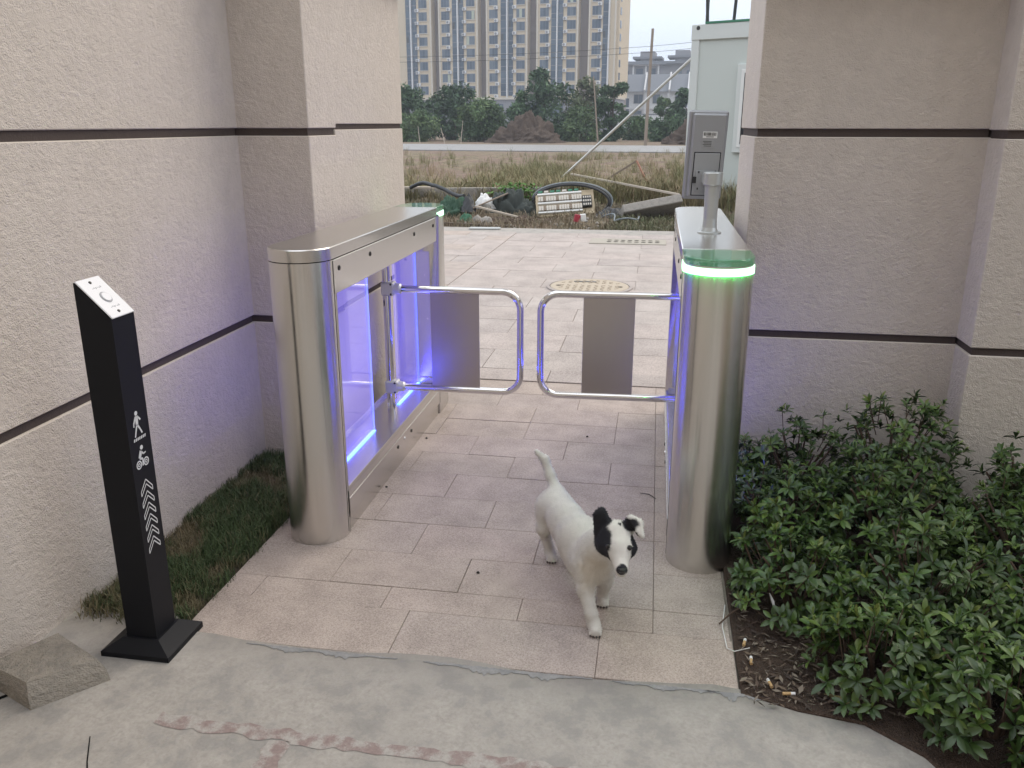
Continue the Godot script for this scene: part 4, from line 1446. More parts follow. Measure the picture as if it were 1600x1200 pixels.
func shrub(d: Array, idx: int) -> void:
	var x: float = d[0]
	var z: float = d[1]
	var r: float = d[2]
	var h: float = d[3]
	var t := thing("leafy_shrub", "dark green leafy shrub " + d[4], "shrub", Vector3(x, 0.008, z), 0.0, "evergreen shrubs in the planting bed")
	var stems := tool()
	for k in 7:
		var a := TAU * k / 7.0 + rng.randf()
		var e := Vector3(cos(a) * r * 0.6, h * 0.75, sin(a) * r * 0.6)
		add_tube(stems, [Vector3(cos(a) * 0.02, -0.02, sin(a) * 0.02), e * Vector3(0.35, 0.45, 0.35), e], [0.007, 0.005, 0.003], 6)
	obj("stems", stems, M.twig, t)
	var rest := tool()
	var tips := []
	var want := int(165.0 * r * r / 0.06) + 44 + (90 if h > 0.4 else 0)
	for k in want:
		var outer := k < int(want * 0.62)
		var u := rng.randf()
		var a := rng.randf() * TAU
		var el := asin(lerpf(-0.05, 1.0, pow(u, 0.9)))
		var n := Vector3(cos(a) * cos(el), sin(el), sin(a) * cos(el))
		var lump := 1.0 + 0.16 * sin(a * 3.0 + idx) * cos(el * 4.0 + idx * 1.7)
		var q := lump * (rng.randf_range(0.88, 1.05) if outer else rng.randf_range(0.45, 0.88))
		var p := Vector3(n.x * r * q, 0.03 + maxf(n.y, 0.0) * (h - 0.03) * q, n.z * r * q)
		if z + p.z < -3.245 or (x + p.x > 1.10 and z + p.z < -3.10) or (x + p.x < 0.325 and z + p.z < -2.5):
			continue
		tips.append([p, (n + Vector3(0, 0.85, 0)).normalized(), outer])
	# the tips that face the path and stand highest become single parts
	tips.sort_custom(func(A, B): return (A[0] as Vector3).dot(Vector3(-0.3, 1.0, 0.8)) > (B[0] as Vector3).dot(Vector3(-0.3, 1.0, 0.8)))
	var single := 30
	for e in tips:
		var p: Vector3 = e[0]
		var up: Vector3 = (e[1] + Vector3(rng.randf_range(-0.25, 0.25), 0, rng.randf_range(-0.25, 0.25))).normalized()
		var side := up.cross(Vector3(0.3, 0.1, 0.9)).normalized()
		var bs := Basis(side, up, side.cross(up))
		var sh: Node3D = null
		var young := rng.randf() < 0.42
		if single > 0 and e[2]:
			single -= 1
			sh = obj("shoot", tube([p - up * 0.10, p + up * 0.004], [0.0018, 0.0014], 5, false), M.twig, t)
		var n := rng.randi_range(7, 9)
		var tone := rng.randi_range(0, 2)
		var size := rng.randf_range(0.75, 1.12)
		for k in n:
			var inner := k >= 6
			var yaw := k * 2.39996 + rng.randf_range(-0.25, 0.25)
			var lift := (rng.randf_range(0.75, 1.15) if inner else rng.randf_range(0.02, 0.55))
			var lb := bs * Basis(Vector3.UP, yaw) * Basis(Vector3.RIGHT, -lift) * Basis(Vector3(0, 0, 1), rng.randf_range(-0.3, 0.3))
			var ci := clampi(tone + (1 if rng.randf() < 0.3 else 0) + ((2 if young else 1) if inner else 0) - (1 if rng.randf() < 0.25 else 0), 0, 4)
			var mesh: Mesh = leaf_set[ci][2 if inner else rng.randi_range(0, 1)]
			var xf := Transform3D(lb.scaled(Vector3.ONE * size * rng.randf_range(0.85, 1.12)), p - up * (0.0 if inner else rng.randf_range(0.0, 0.012)))
			if sh:
				inst("leaf", mesh, M.shrub_leaf, sh, xf)
			else:
				rest.append_from(mesh, 0, xf)
	tag(obj("foliage", rest, M.shrub_leaf, t, false), "", "", "", "stuff")

func make_litter() -> void:
	var st := tool()
	st.set_smooth_group(-1)
	for i in 1500:
		var x := rng.randf_range(0.28, 0.72)
		var z := rng.randf_range(-2.5, -1.80)
		if z > -1.80 - (x - 0.27) * 0.05:
			continue
		var a := rng.randf() * TAU
		var l := rng.randf_range(0.008, 0.034)
		var w := l * rng.randf_range(0.10, 0.40)
		var dx := Vector3(cos(a), rng.randf_range(-0.2, 0.3), sin(a)) * l * 0.5
		var dz := Vector3(-sin(a), rng.randf_range(-0.3, 0.3), cos(a)) * w * 0.5
		var p := Vector3(x, 0.014 + rng.randf() * 0.010, z)
		var c: Color = [Color(0.085, 0.058, 0.042), Color(0.13, 0.095, 0.070), Color(0.055, 0.040, 0.033), Color(0.20, 0.165, 0.13)][rng.randi_range(0, 3)]
		for q in [p - dx, p - dz, p + dx, p - dx, p + dx, p + dz]:
			st.set_color(c)
			st.add_vertex(q)
	tag(obj("leaf_litter", st, M.grass_mix), "brown shreds of leaf and bark lying on the planting bed", "leaf litter", "", "stuff")
	var tan := mat("filter_tan", lin(0.50, 0.33, 0.16), 0.9)
	for b in [[0.298, -2.065, 1.35, "at the joint beside the bent white wire"], [0.308, -1.985, 1.5, "between the bent wire and the mulch corner"], [0.345, -1.895, 1.8, "upright to the slab edge at the mulch corner"], [0.385, -1.862, 0.15, "lying level at the very tip of the mulch"]]:
		var o := thing("cigarette_butt", "cigarette butt " + b[3], "cigarette butt", Vector3(b[0], 0.018, b[1]), b[2], "butts along the planting bed edge")
		obj("filter", tube([Vector3(-0.014, 0, 0), Vector3(0.006, 0, 0)], 0.0042, 10), tan, o)
		obj("paper", tube([Vector3(0.006, 0, 0), Vector3(0.017, 0.0, 0)], 0.0041, 10), M.sticker_white, o)
	tag(obj("bent_wire", tube([Vector3(0.262, 0.006, -2.27), Vector3(0.246, 0.008, -2.15), Vector3(0.252, 0.005, -2.05), Vector3(0.27, 0.008, -2.035), Vector3(0.31, 0.02, -2.04)], 0.0016, 6), M.white_paint), "bent white wire lying over the edge of the walkway", "wire")
	tag(obj("twig", tube([Vector3(0.238, 0.010, -2.16), Vector3(0.27, 0.02, -2.20), Vector3(0.315, 0.03, -2.24)], [0.0025, 0.003, 0.0022], 6), M.twig), "thin brown twig resting across the bed edge", "twig")
	tag(obj("dark_twig", tube([Vector3(-0.005, 0.004, -3.035), Vector3(0.03, 0.008, -3.02), Vector3(0.055, 0.006, -2.99)], [0.001, 0.0022, 0.0015], 5), M.screw_dark), "short dark forked twig at the foot of the cabinet", "twig")
	var yl := inst("fallen_leaf", leaf_set[4][1], mat("yellow_leaf", lin(0.30, 0.24, 0.12), 0.8), null, Transform3D(Basis(Vector3.UP, 0.8).scaled(Vector3(2.2, 1.5, 1.2)), Vector3(0.47, 0.022, -1.87)))
	tag(yl, "broad yellowish fallen leaf on the mulch corner", "leaf")
	var wl := inst("fallen_leaf", leaf_set[4][0], M.sticker_white, null, Transform3D(Basis(Vector3.UP, 0.4) * Basis(Vector3.RIGHT, 0.9).scaled(Vector3(0.6, 1, 1.2)), Vector3(0.375, 0.09, -2.22)))
	tag(wl, "dry white grass leaf hanging from the low shrub", "leaf")
	# flecks of dirt on the slabs
	for f in [[-0.255, -3.62, "small dark crumb of dirt below the swing arms"], [-0.975, -3.48, "dark crumb of dirt beside the sensors of the long cabinet"], [-0.99, -2.93, "dark crumb of dirt near the front of the long cabinet"], [-0.50, -2.34, "dark crumb of dirt on the slab beside the dog"]]:
		tag(obj("dirt_crumb", lathe([Vector2(0, 0), Vector2(0.006, 0.002), Vector2(0.004, 0.006), Vector2(0, 0.008)], 6, Vector3(f[0], 0.0, f[1])), M.screw_dark), f[2], "crumb", "crumbs on the walkway")

# ---------------------------------------------------------------- rubbish strip and waste ground
func gy(x: float, z: float, h := 0.0) -> Vector3:
	return Vector3(x, ground_y(x, z) + h, z)

func heap(called: String, label: String, category: String, at: Vector3, size: Vector3, m: Material, sd: int, rough: float, rings := 18, sides := 36) -> MeshInstance3D:
	var n := FastNoiseLite.new()
	n.seed = sd
	n.frequency = 1.6 / maxf(size.x, size.z)
	n.fractal_octaves = 5
	n.fractal_gain = 0.62
	var st := tool()
	st.set_smooth_group(1)
	var pt := func(i: int, k: int) -> Vector3:
		var t := float(i) / rings
		var a := TAU * k / sides
		var p := Vector3(cos(a) * t, 0, sin(a) * t)
		var y := pow(cos(t * PI / 2), 1.15)
		var q := n.get_noise_3d(p.x * size.x + 9.0 * sd, y * size.y * 2.0, p.z * size.z)
		return Vector3(p.x * size.x * (1 + q * rough * 0.5), y * size.y * (1 + q * rough) + q * rough * 0.25 * size.y * (1 - t) - 0.06 * t, p.z * size.z * (1 + q * rough * 0.5))
	for i in rings:
		for k in sides:
			var a: Vector3 = pt.call(i, k)
			var b: Vector3 = pt.call(i, k + 1)
			var c: Vector3 = pt.call(i + 1, k + 1)
			var d: Vector3 = pt.call(i + 1, k)
			if i > 0:
				tri(st, a, b, c)
			tri(st, a, c, d)
	var o := obj(called, st, m)
	o.position = at
	tag(o, label, category)
	return o

func make_debris() -> void:
	mat("cream_cabinet", lin(0.50, 0.41, 0.28), 0.7)
	mat("off_white", lin(0.58, 0.54, 0.48), 0.7)
	mat("green_terminal", lin(0.05, 0.20, 0.12), 0.6)
	mat("black_hose", lin(0.03, 0.032, 0.035), 0.5)
	mat("grey_hose", lin(0.20, 0.23, 0.25), 0.5)
	var net := mapped(mat("dark_net", lin(0.055, 0.065, 0.060), 0.9), null, 1.0)
	mat("green_net", lin(0.04, 0.085, 0.055), 0.9)
	# gutted distribution panel, leaning back on the rubbish
	var p := thing("distribution_panel", "cream electrical panel with rows of breakers thrown on the rubbish strip", "panel", gy(-1.38, -13.4, 0.02))
	p.rotation_degrees = Vector3(-38, 4, 5.5)
	obj("back_plate", box(Vector3(0, 0.22, 0), Vector3(0.92, 0.44, 0.05), 0.006), M.cream_cabinet, p)
	for k in 2:
		var y := 0.12 + 0.17 * k
		obj("rail", box(Vector3(-0.08, y - 0.068, 0.045), Vector3(0.70, 0.030, 0.05), 0.003), M.white_paint, p)
		for j in 17:
			obj("breaker", box(Vector3(-0.40 + 0.0405 * j, y, 0.055), Vector3(0.034, 0.085, 0.06), 0.003), M.off_white if j % 5 != 2 else M.old_wood, p)
	obj("rail", box(Vector3(-0.08, 0.385, 0.045), Vector3(0.70, 0.030, 0.05), 0.003), M.white_paint, p)
	for j in 7:
		obj("terminal_block", box(Vector3(-0.38 + 0.095 * j, 0.425, 0.05), Vector3(0.07, 0.035, 0.05), 0.003), M.green_terminal if j % 3 != 1 else M.off_white, p)
	obj("socket_block", box(Vector3(0.345, 0.20, 0.06), Vector3(0.15, 0.20, 0.06), 0.004), M.ink, p)
	for r in 3:
		for c in 4:
			obj("socket", box(Vector3(0.295 + 0.034 * c, 0.135 + 0.065 * r, 0.0915), Vector3(0.02, 0.034, 0.006)), M.off_white, p)
	# coil of black conduit round it
	for k in 3:
		var pts := []
		for j in 41:
			var a := TAU * j / 40.0 + 0.4 * k
			pts.append(Vector3(cos(a) * (0.60 + 0.02 * k), 0.23 + sin(a) * (0.255 + 0.015 * k), -0.12 - 0.06 * k + 0.05 * cos(a * 2 + k)))
		var o := obj("cable_coil", tube(pts, 0.020 if k < 2 else 0.016, 8, false), M.black_hose if k < 2 else M.grey_hose)
		o.position = gy(-1.32, -13.5, 0.0)
		tag(o, ["thick black conduit loop around the cream electrical panel", "second black conduit loop behind the cream electrical panel", "grey cable loop behind the cream electrical panel"][k], "cable", "loops of cable on the rubbish strip")
	# nets and sacks
	heap("dark_net_heap", "crumpled heap of blackish shade net beside the cream panel", "net", gy(-2.28, -13.6, 0.0), Vector3(0.52, 0.36, 0.35), net, 3, 1.0, 26, 60)
	heap("green_net_heap", "crumpled dark green net bundle next to the white sack", "net", gy(-3.22, -13.5, 0.0), Vector3(0.42, 0.28, 0.32), M.green_net, 8, 1.0, 26, 60)
	heap("black_sack", "black plastic sack end beside the white sack", "sack", gy(-2.93, -13.35, 0.12), Vector3(0.14, 0.20, 0.14), M.black_hose, 12, 0.6, 10, 20)
	heap("white_sack", "torn white woven sack on the rubbish strip", "sack", gy(-2.70, -13.5, 0.12), Vector3(0.20, 0.17, 0.14), M.white_paint, 14, 0.6, 10, 20)
	heap("green_rag", "crumpled green rag in front of the net bundle", "rag", gy(-2.85, -12.75, 0.0), Vector3(0.22, 0.14, 0.16), mat("rag_green", lin(0.045, 0.13, 0.075), 0.9), 21, 0.8, 10, 20)
	heap("grey_rubble", "low heap of broken grey plaster in front of the nets", "rubble", gy(-2.62, -12.8, 0.0), Vector3(0.30, 0.15, 0.2), M.old_concrete, 25, 0.9, 10, 20)
	heap("dirt_heap", "low ridge of brown dirt under the cream panel", "dirt", gy(-1.9, -12.9, -0.02), Vector3(0.95, 0.14, 0.35), M.dug_earth, 27, 0.8, 12, 30)
	heap("dark_sheet", "dark plastic sheet spread beside the concrete slab", "sheet", gy(-0.65, -13.1, -0.02), Vector3(0.38, 0.14, 0.3), M.black_hose, 33, 0.8, 10, 24)
	# boards, kerb and slab
	var bd := func(called: String, label: String, category: String, a: Vector3, b: Vector3, w: float, th: float, m: Material) -> void:
		var d := b - a
		var bs := Basis.looking_at(d.normalized(), Vector3.UP) * Basis(Vector3.UP, PI / 2)
		var o := obj(called, box(Vector3.ZERO, Vector3(d.length(), th, w), 0.004), m)
		o.transform = Transform3D(bs, (a + b) / 2)
		tag(o, label, category)
	bd.call("kerb_stone", "long pale kerb stone at the back of the rubbish strip", "kerb", gy(-5.4, -15.6, 0.10), gy(-1.5, -15.3, 0.12), 0.15, 0.22, M.old_concrete)
	bd.call("pale_board", "pale timber board lying on the kerb near the gate pier", "board", gy(-5.2, -15.3, 0.26), gy(-3.95, -15.1, 0.30), 0.12, 0.035, M.pale_wood)
	bd.call("thin_batten", "thin pale batten in front of the dark net heap", "batten", gy(-2.75, -13.1, 0.16), gy(-1.80, -12.9, 0.03), 0.04, 0.03, M.pale_wood)
	bd.call("grey_board", "short grey board leaning across the dark net heap", "board", gy(-2.95, -13.3, 0.08), gy(-2.30, -13.4, 0.33), 0.09, 0.02, M.old_wood)
	bd.call("dark_plank", "dark rotten plank lying along the paving edge", "plank", gy(-3.05, -12.1, 0.02), gy(-2.0, -12.05, 0.02), 0.08, 0.05, M.bark)
	bd.call("white_stick", "short white stick at the paving edge below the slab", "stick", gy(-0.75, -12.4, 0.03), gy(0.05, -12.25, 0.02), 0.02, 0.02, M.pale_wood)
	var s := thing("concrete_slab", "broken grey concrete slab lying tilted near the steel cabinet", "slab", gy(-0.08, -13.1, 0.13), deg_to_rad(10))
	s.rotation_degrees = Vector3(-32, 14, 11)
	obj("slab_body", box(Vector3(0, 0.02, 0), Vector3(0.92, 0.13, 0.46), 0.012), M.old_concrete, s)
	for k in 5:
		obj("broken_edge", box(Vector3(-0.36 + 0.19 * k, 0.03, -0.24), Vector3(0.17, 0.10, 0.08), 0.02, Basis.from_euler(Vector3(0.2 * k, 0.5 * k, 0.3))), M.old_concrete, s)
	bd.call("long_pole", "long pale pole resting on the broken concrete slab", "pole", gy(-1.72, -17.6, 0.34), gy(0.35, -13.6, 0.36), 0.035, 0.035, M.pale_wood)
	bd.call("brown_stick", "brown stick rising from the weeds to the red lath", "stick", gy(-1.0, -18.0, 0.36), gy(-0.42, -18.0, 0.66), 0.04, 0.04, M.old_wood)
	bd.call("red_lath", "faded red lath leaning against the brown stick", "lath", gy(-0.42, -17.98, 0.66), gy(-0.14, -17.9, 0.14), 0.06, 0.03, M.rust_red)
	# hose over the kerb
	var hp := []
	for k in 13:
		var t := k / 12.0
		hp.append(gy(lerpf(-4.35, -3.15, t), lerpf(-15.0, -14.0, t), 0.28 + 0.10 * sin(t * PI)))
	tag(obj("black_hose", tube(hp, 0.035, 8), M.black_hose), "thick black hose arching over the kerb stone", "hose")
	var wp := []
	for k in 15:
		var t := k / 14.0
		wp.append(gy(-0.75 + 0.5 * t + 0.06 * sin(t * 9.0), -12.55 - 0.2 * cos(t * 5.0), 0.06 + 0.05 * absf(sin(t * 7.0))))
	tag(obj("white_cable", tube(wp, 0.012, 6), M.grey_hose), "pale tangled cable below the concrete slab", "cable")
	var rp := thing("red_packet", "small crushed red and white packet at the paving edge", "packet", gy(-1.07, -12.4, 0.05), 0.3)
	obj("red_side", box(Vector3(-0.045, 0.03, 0), Vector3(0.08, 0.11, 0.06), 0.006, Basis(Vector3.FORWARD, 0.2)), mat("packet_red", lin(0.36, 0.03, 0.05), 0.5), rp)
	obj("white_side", box(Vector3(0.045, 0.035, 0.0), Vector3(0.08, 0.11, 0.06), 0.006, Basis(Vector3.FORWARD, -0.1)), M.white_paint, rp)
	# loose rubble along the edge
	var st := tool()
	for i in 170:
		var x := rng.randf_range(-4.2, 0.6)
		var z := rng.randf_range(-13.0, -11.75)
		var sz := rng.randf_range(0.015, 0.06)
		add_box(st, gy(x, z, sz * 0.3), Vector3(sz, sz * 0.7, sz * rng.randf_range(0.6, 1.3)), Basis.from_euler(Vector3(rng.randf(), rng.randf() * TAU, rng.randf())), sz * 0.2)
	tag(obj("rubble_bits", st, M.old_concrete), "loose bits of rubble along the paving edge", "rubble", "", "stuff")

func make_field() -> void:
	var tall := blade_tuft(16, 0.16, 0.42, 0.005, 0.12, 5)
	var low := blade_tuft(16, 0.05, 0.14, 0.005, 0.10, 6)
	var dens := FastNoiseLite.new()
	dens.seed = 12
	dens.frequency = 0.22
	var a := []
	var ac := []
	for i in 13000:
		var z := -15.2 - pow(rng.randf(), 1.5) * 25.0
		var x := rng.randf_range(-0.42 * absf(z), 0.16 * absf(z) + 1.0)
		var n := dens.get_noise_2d(x, z * 0.6)
		var keep := clampf(0.60 + n * 1.3 - smoothstep(-19.0, -29.0, z) * 0.75, 0.04, 1.0)
		if x < -3.8 - (absf(z) - 16) * 0.05 and z < -17.0:
			keep *= 0.25
		if rng.randf() > keep:
			continue
		var c := Color(0.30, 0.23, 0.135).lerp(Color(0.17, 0.175, 0.075), clampf(rng.randf() + n * 0.7, 0, 1))
		var s := rng.randf_range(0.6, 1.25)
		a.append(Transform3D(Basis(Vector3.UP, rng.randf() * TAU).scaled(Vector3(s, s * rng.randf_range(0.7, 1.15), s)), gy(x, z)))
		ac.append(c)
	scatter("dry_grass", tall, M.grass_mix, a, ac, "tall dry yellowish grass on the waste ground", "grass")
	a = []
	ac = []
	for i in 2300:
		var z := rng.randf_range(-15.0, -11.7)
		var x := rng.randf_range(-6.0, 1.6)
		var green := x > -0.6 and z > -13.3
		var back := z < -14.2
		if not green and not back and rng.randf() < 0.5:
			continue
		var c := Color(0.25, 0.195, 0.135).lerp(Color(0.095, 0.12, 0.055), clampf(rng.randf() * 0.6 + (0.5 if green else 0.0) - (0.0 if back else 0.15), 0, 1))
		var s := rng.randf_range(0.6, 1.3)
		a.append(Transform3D(Basis(Vector3.UP, rng.randf() * TAU).scaled(Vector3(s, s, s)), gy(x, z)))
		ac.append(c)
	scatter("low_weeds", low, M.grass_mix, a, ac, "low green and brown weeds among the rubbish", "weeds")
	var g := thing("green_weed", "bright green leafy weed in front of the dry grass", "plant", gy(-2.4, -15.0))
	var st := tool()
	st.set_smooth_group(-1)
	for i in 260:
		var p := Vector3(rng.randfn(0, 0.22), rng.randf_range(0.05, 0.42), rng.randfn(0, 0.15))
		var u := Vector3(rng.randf_range(-1, 1), rng.randf_range(-0.5, 0.8), rng.randf_range(-1, 1)).normalized() * 0.05
		var w := u.cross(Vector3(rng.randf_range(-1, 1), 1, rng.randf_range(-1, 1))).normalized() * 0.022
		for q in [p - u, p + w, p + u, p - u, p + u, p - w]:
			st.set_color(Color(0.09, 0.20, 0.04) * rng.randf_range(0.7, 1.2))
			st.add_vertex(q)
	tag(obj("leaves", st, M.grass_mix, g), "", "", "", "stuff")
	var stem := tool()
	for k in 6:
		add_tube(stem, [Vector3(0.02 * k - 0.05, 0, 0), Vector3(0.09 * k - 0.22, 0.3, 0.03 * (k % 3))], [0.008, 0.004], 5)
	obj("stems", stem, M.twig, g)
	heap("earth_mound", "tall mound of dug brown earth beyond the far road", "earth mound", Vector3(-9.9, 0.0, -66.0), Vector3(3.1, 1.80, 2.6), M.dug_earth, 41, 0.75, 40, 110)
	heap("earth_mound", "smaller mound of brown earth beside the white cabin", "earth mound", Vector3(2.4, 0.0, -63.0), Vector3(2.3, 1.35, 2.0), M.dug_earth, 47, 0.8, 36, 90)

func make_cabin() -> void:
	var wall := mapped(mat("cabin_panel", lin(0.53, 0.57, 0.54), 0.45), null, 1.0)
	mat("cabin_frame", lin(0.60, 0.63, 0.61), 0.4)
	var t := thing("site_cabin", "white prefabricated site cabin standing beyond the gate wall", "cabin", Vector3(0.49, 0.0, -16.4), deg_to_rad(-25.4))
	for k in 6:
		obj("wall_panel", span(0.12 + 0.965 * k, 0.12 + 0.965 * (k + 1) - 0.006, 0.16, 2.80, -0.10, -0.03, 0.004), wall, t)
	obj("body", span(0.02, 5.98, 0.15, 2.9, -2.4, -0.101), wall, t)
	for x in [0.0, 5.85]:
		obj("corner_post", span(x, x + 0.15, 0.02, 2.86, -0.15, 0.0, 0.01), M.cabin_frame, t)
	var r := obj("top_rail", span(-0.005, 6.005, 2.78, 3.04, -0.16, 0.012, 0.01), M.cabin_frame, t)
	obj("bolt", lathe([Vector2(0.035, 0.0), Vector2(0.03, 0.01), Vector2(0.0, 0.01)], 14, Vector3(0.12, 2.98, 0.012), Basis(Vector3.RIGHT, PI / 2)), M.screw_dark, r)
	obj("bottom_rail", span(0.0, 6.0, 0.02, 0.17, -0.14, 0.004, 0.01), M.cabin_frame, t)
	obj("roof", span(0.25, 6.05, 3.04, 3.075, -2.45, 0.02), M.green_terminal, t)
	var w := obj("window", span(0.90, 1.92, 0.88, 2.36, -0.031, 0.035, 0.008), M.cabin_frame, t)
	obj("sash", span(0.98, 1.84, 0.97, 2.27, 0.034, 0.045, 0.004), M.white_paint, w)
	obj("pane", span(1.04, 1.38, 1.03, 2.21, 0.044, 0.049), M.terminal_glass, w)
	obj("pane", span(1.44, 1.78, 1.03, 2.21, 0.044, 0.049), M.terminal_glass, w)
	obj("drain_pipe", tube([Vector3(0.55, 0.05, 0.35), Vector3(1.9, 0.05, 0.55)], 0.03, 8), M.white_paint, t)
	# bars on the roof
	for q in [[0.10, 3.04, -0.4, 0.0, "bolt end"], [0.24, 3.04, -0.1, -0.10, "window side"], [0.64, 3.07, -0.3, 0.06, "middle"]]:
		var b: Vector3 = t.transform * Vector3(q[0], q[1], q[2])
		var e: Vector3 = t.transform * Vector3(q[0] + q[3], q[1] + 1.4, q[2])
		tag(obj("roof_post", tube([b, e], 0.028, 8), M.black_hose), ["upright dark post at the very corner of the cabin roof", "slanting dark post leaning by the cabin roof corner", "dark post standing inward on the cabin roof"][int(q[0] > 0.15) + int(q[0] > 0.5)], "post", "posts on the cabin roof")

func make_poles() -> void:
	# utility pole and its wires, the thin dead pole, the white stay
	var p := thing("utility_pole", "tall thin concrete utility pole beyond the far road", "utility pole", Vector3(-0.85, 0.0, -58.0))
	obj("shaft", tube([Vector3(0, -0.3, 0), Vector3(0.07, 3.5, 0), Vector3(0.15, 7.1, 0)], [0.115, 0.10, 0.085], 10), M.old_wood, p)
	for y in [6.0, 6.35]:
		var o := tool()
		var pts := []
		for k in 21:
			var t := k / 20.0
			pts.append(Vector3(lerpf(-26.0, 10.0, t), y + 0.2 * (t - 0.7) - 0.5 * sin(t * PI) * 0.8 + (1.2 * maxf(t - 0.72, 0.0)), lerpf(-66.0, -54.0, t)))
		add_tube(o, pts, 0.011, 5)
		tag(obj("overhead_wire", o, M.screw_dark), "upper overhead wire crossing the sky behind the cabin" if y > 6.1 else "lower overhead wire crossing the sky behind the cabin", "wire", "overhead wires")
	tag(obj("leaning_pole", tube([Vector3(-4.05, -0.2, -60), Vector3(-4.5, 4.4, -60)], [0.06, 0.04], 8), M.old_wood), "thin leaning wooden pole in front of the trees", "pole")
	tag(obj("stay_wire", tube([Vector3(-2.46, -0.05, -21.0), Vector3(0.55, 2.52, -16.5)], 0.028, 8), M.white_paint), "white sleeved stay wire slanting from the grass to the cabin", "stay wire")
	for q in [[-16.9, -61.0, 1.2, "thin pale dry stem below the dark trees, farthest from the mound"], [-15.2, -61.5, 1.1, "shortest thin pale dry stem, between the two others by the road"], [-13.9, -61.0, 1.6, "tallest thin pale dry stem, nearest the tall earth mound"]]:
		tag(obj("dry_stem", tube([Vector3(q[0], 0, q[1]), Vector3(q[0] + 0.25 * sin(q[0] * 3.0), q[2], q[1])], [0.03, 0.015], 5), M.pale_wood), q[3], "stem", "dry stems by the road")

# ---------------------------------------------------------------- trees and far buildings
func tree(called: String, label: String, at: Vector3, h: float, half: float, tones: Array, sd: int, leaf: float, count: int, low := 0.12) -> void:
	var r := RandomNumberGenerator.new()
	r.seed = sd
	var t := thing(called, label, "tree", at, 0.0, "trees and bushes in front of the apartment block")
	var trunk := tool()
	add_tube(trunk, [Vector3(0, -0.3, 0), Vector3(r.randf_range(-0.15, 0.15), h * 0.35, 0), Vector3(r.randf_range(-0.2, 0.2), h * 0.75, 0)], [0.045 * h * 0.5, 0.032 * h * 0.5, 0.010 * h * 0.5], 8)
	var tips := []
	for k in 7:
		var a := TAU * k / 7 + r.randf()
		var y0 := h * r.randf_range(0.2, 0.5)
		var e := Vector3(cos(a) * half * r.randf_range(0.4, 0.75), y0 + h * r.randf_range(0.15, 0.35), sin(a) * half * 0.6)
		add_tube(trunk, [Vector3(0, y0, 0), e * Vector3(0.5, 1, 0.5) - Vector3(0, h * 0.06, 0), e], [0.016 * h * 0.5, 0.011 * h * 0.5, 0.005 * h * 0.5], 6)
		tips.append(e)
	obj("trunk", trunk, M.bark, t)
	var st := tool()
	st.set_smooth_group(-1)
	var clumps := 34
	for c in clumps:
		var v := r.randf()
		var y := lerpf(low, 0.93, v)
		var w := sin(clampf(0.18 + 0.82 * y, 0, 1) * PI * 0.94) * 0.75 + 0.25
		var a := r.randf() * TAU
		var q := sqrt(r.randf()) * 0.85
		var ctr := Vector3(cos(a) * half * w * q, y * h, sin(a) * half * w * q * 0.9)
		var rad := half * r.randf_range(0.22, 0.40)
		var tone: Color = (tones[r.randi_range(0, tones.size() - 1)] as Color) * r.randf_range(0.8, 1.2)
		for i in int(float(count) / clumps):
			var d := Vector3(r.randfn(), r.randfn(), r.randfn()).normalized() * pow(r.randf(), 0.45)
			var p := ctr + d * rad * Vector3(1, 0.8, 1)
			var u := (d + Vector3(r.randf_range(-1, 1), r.randf_range(-1.1, 0.5), r.randf_range(-1, 1))).normalized()
			var s := leaf * r.randf_range(0.6, 1.3)
			var wv := u.cross(Vector3(r.randf_range(-1, 1), r.randf_range(-1, 1), r.randf_range(-1, 1))).normalized() * s * 0.38
			var k := tone * r.randf_range(0.75, 1.25)
			for x in [p - u * s, p + wv, p + u * s, p - u * s, p + u * s, p - wv]:
				st.set_color(k)
				st.add_vertex(x)
	obj("crown", st, M.crown_mix, t)

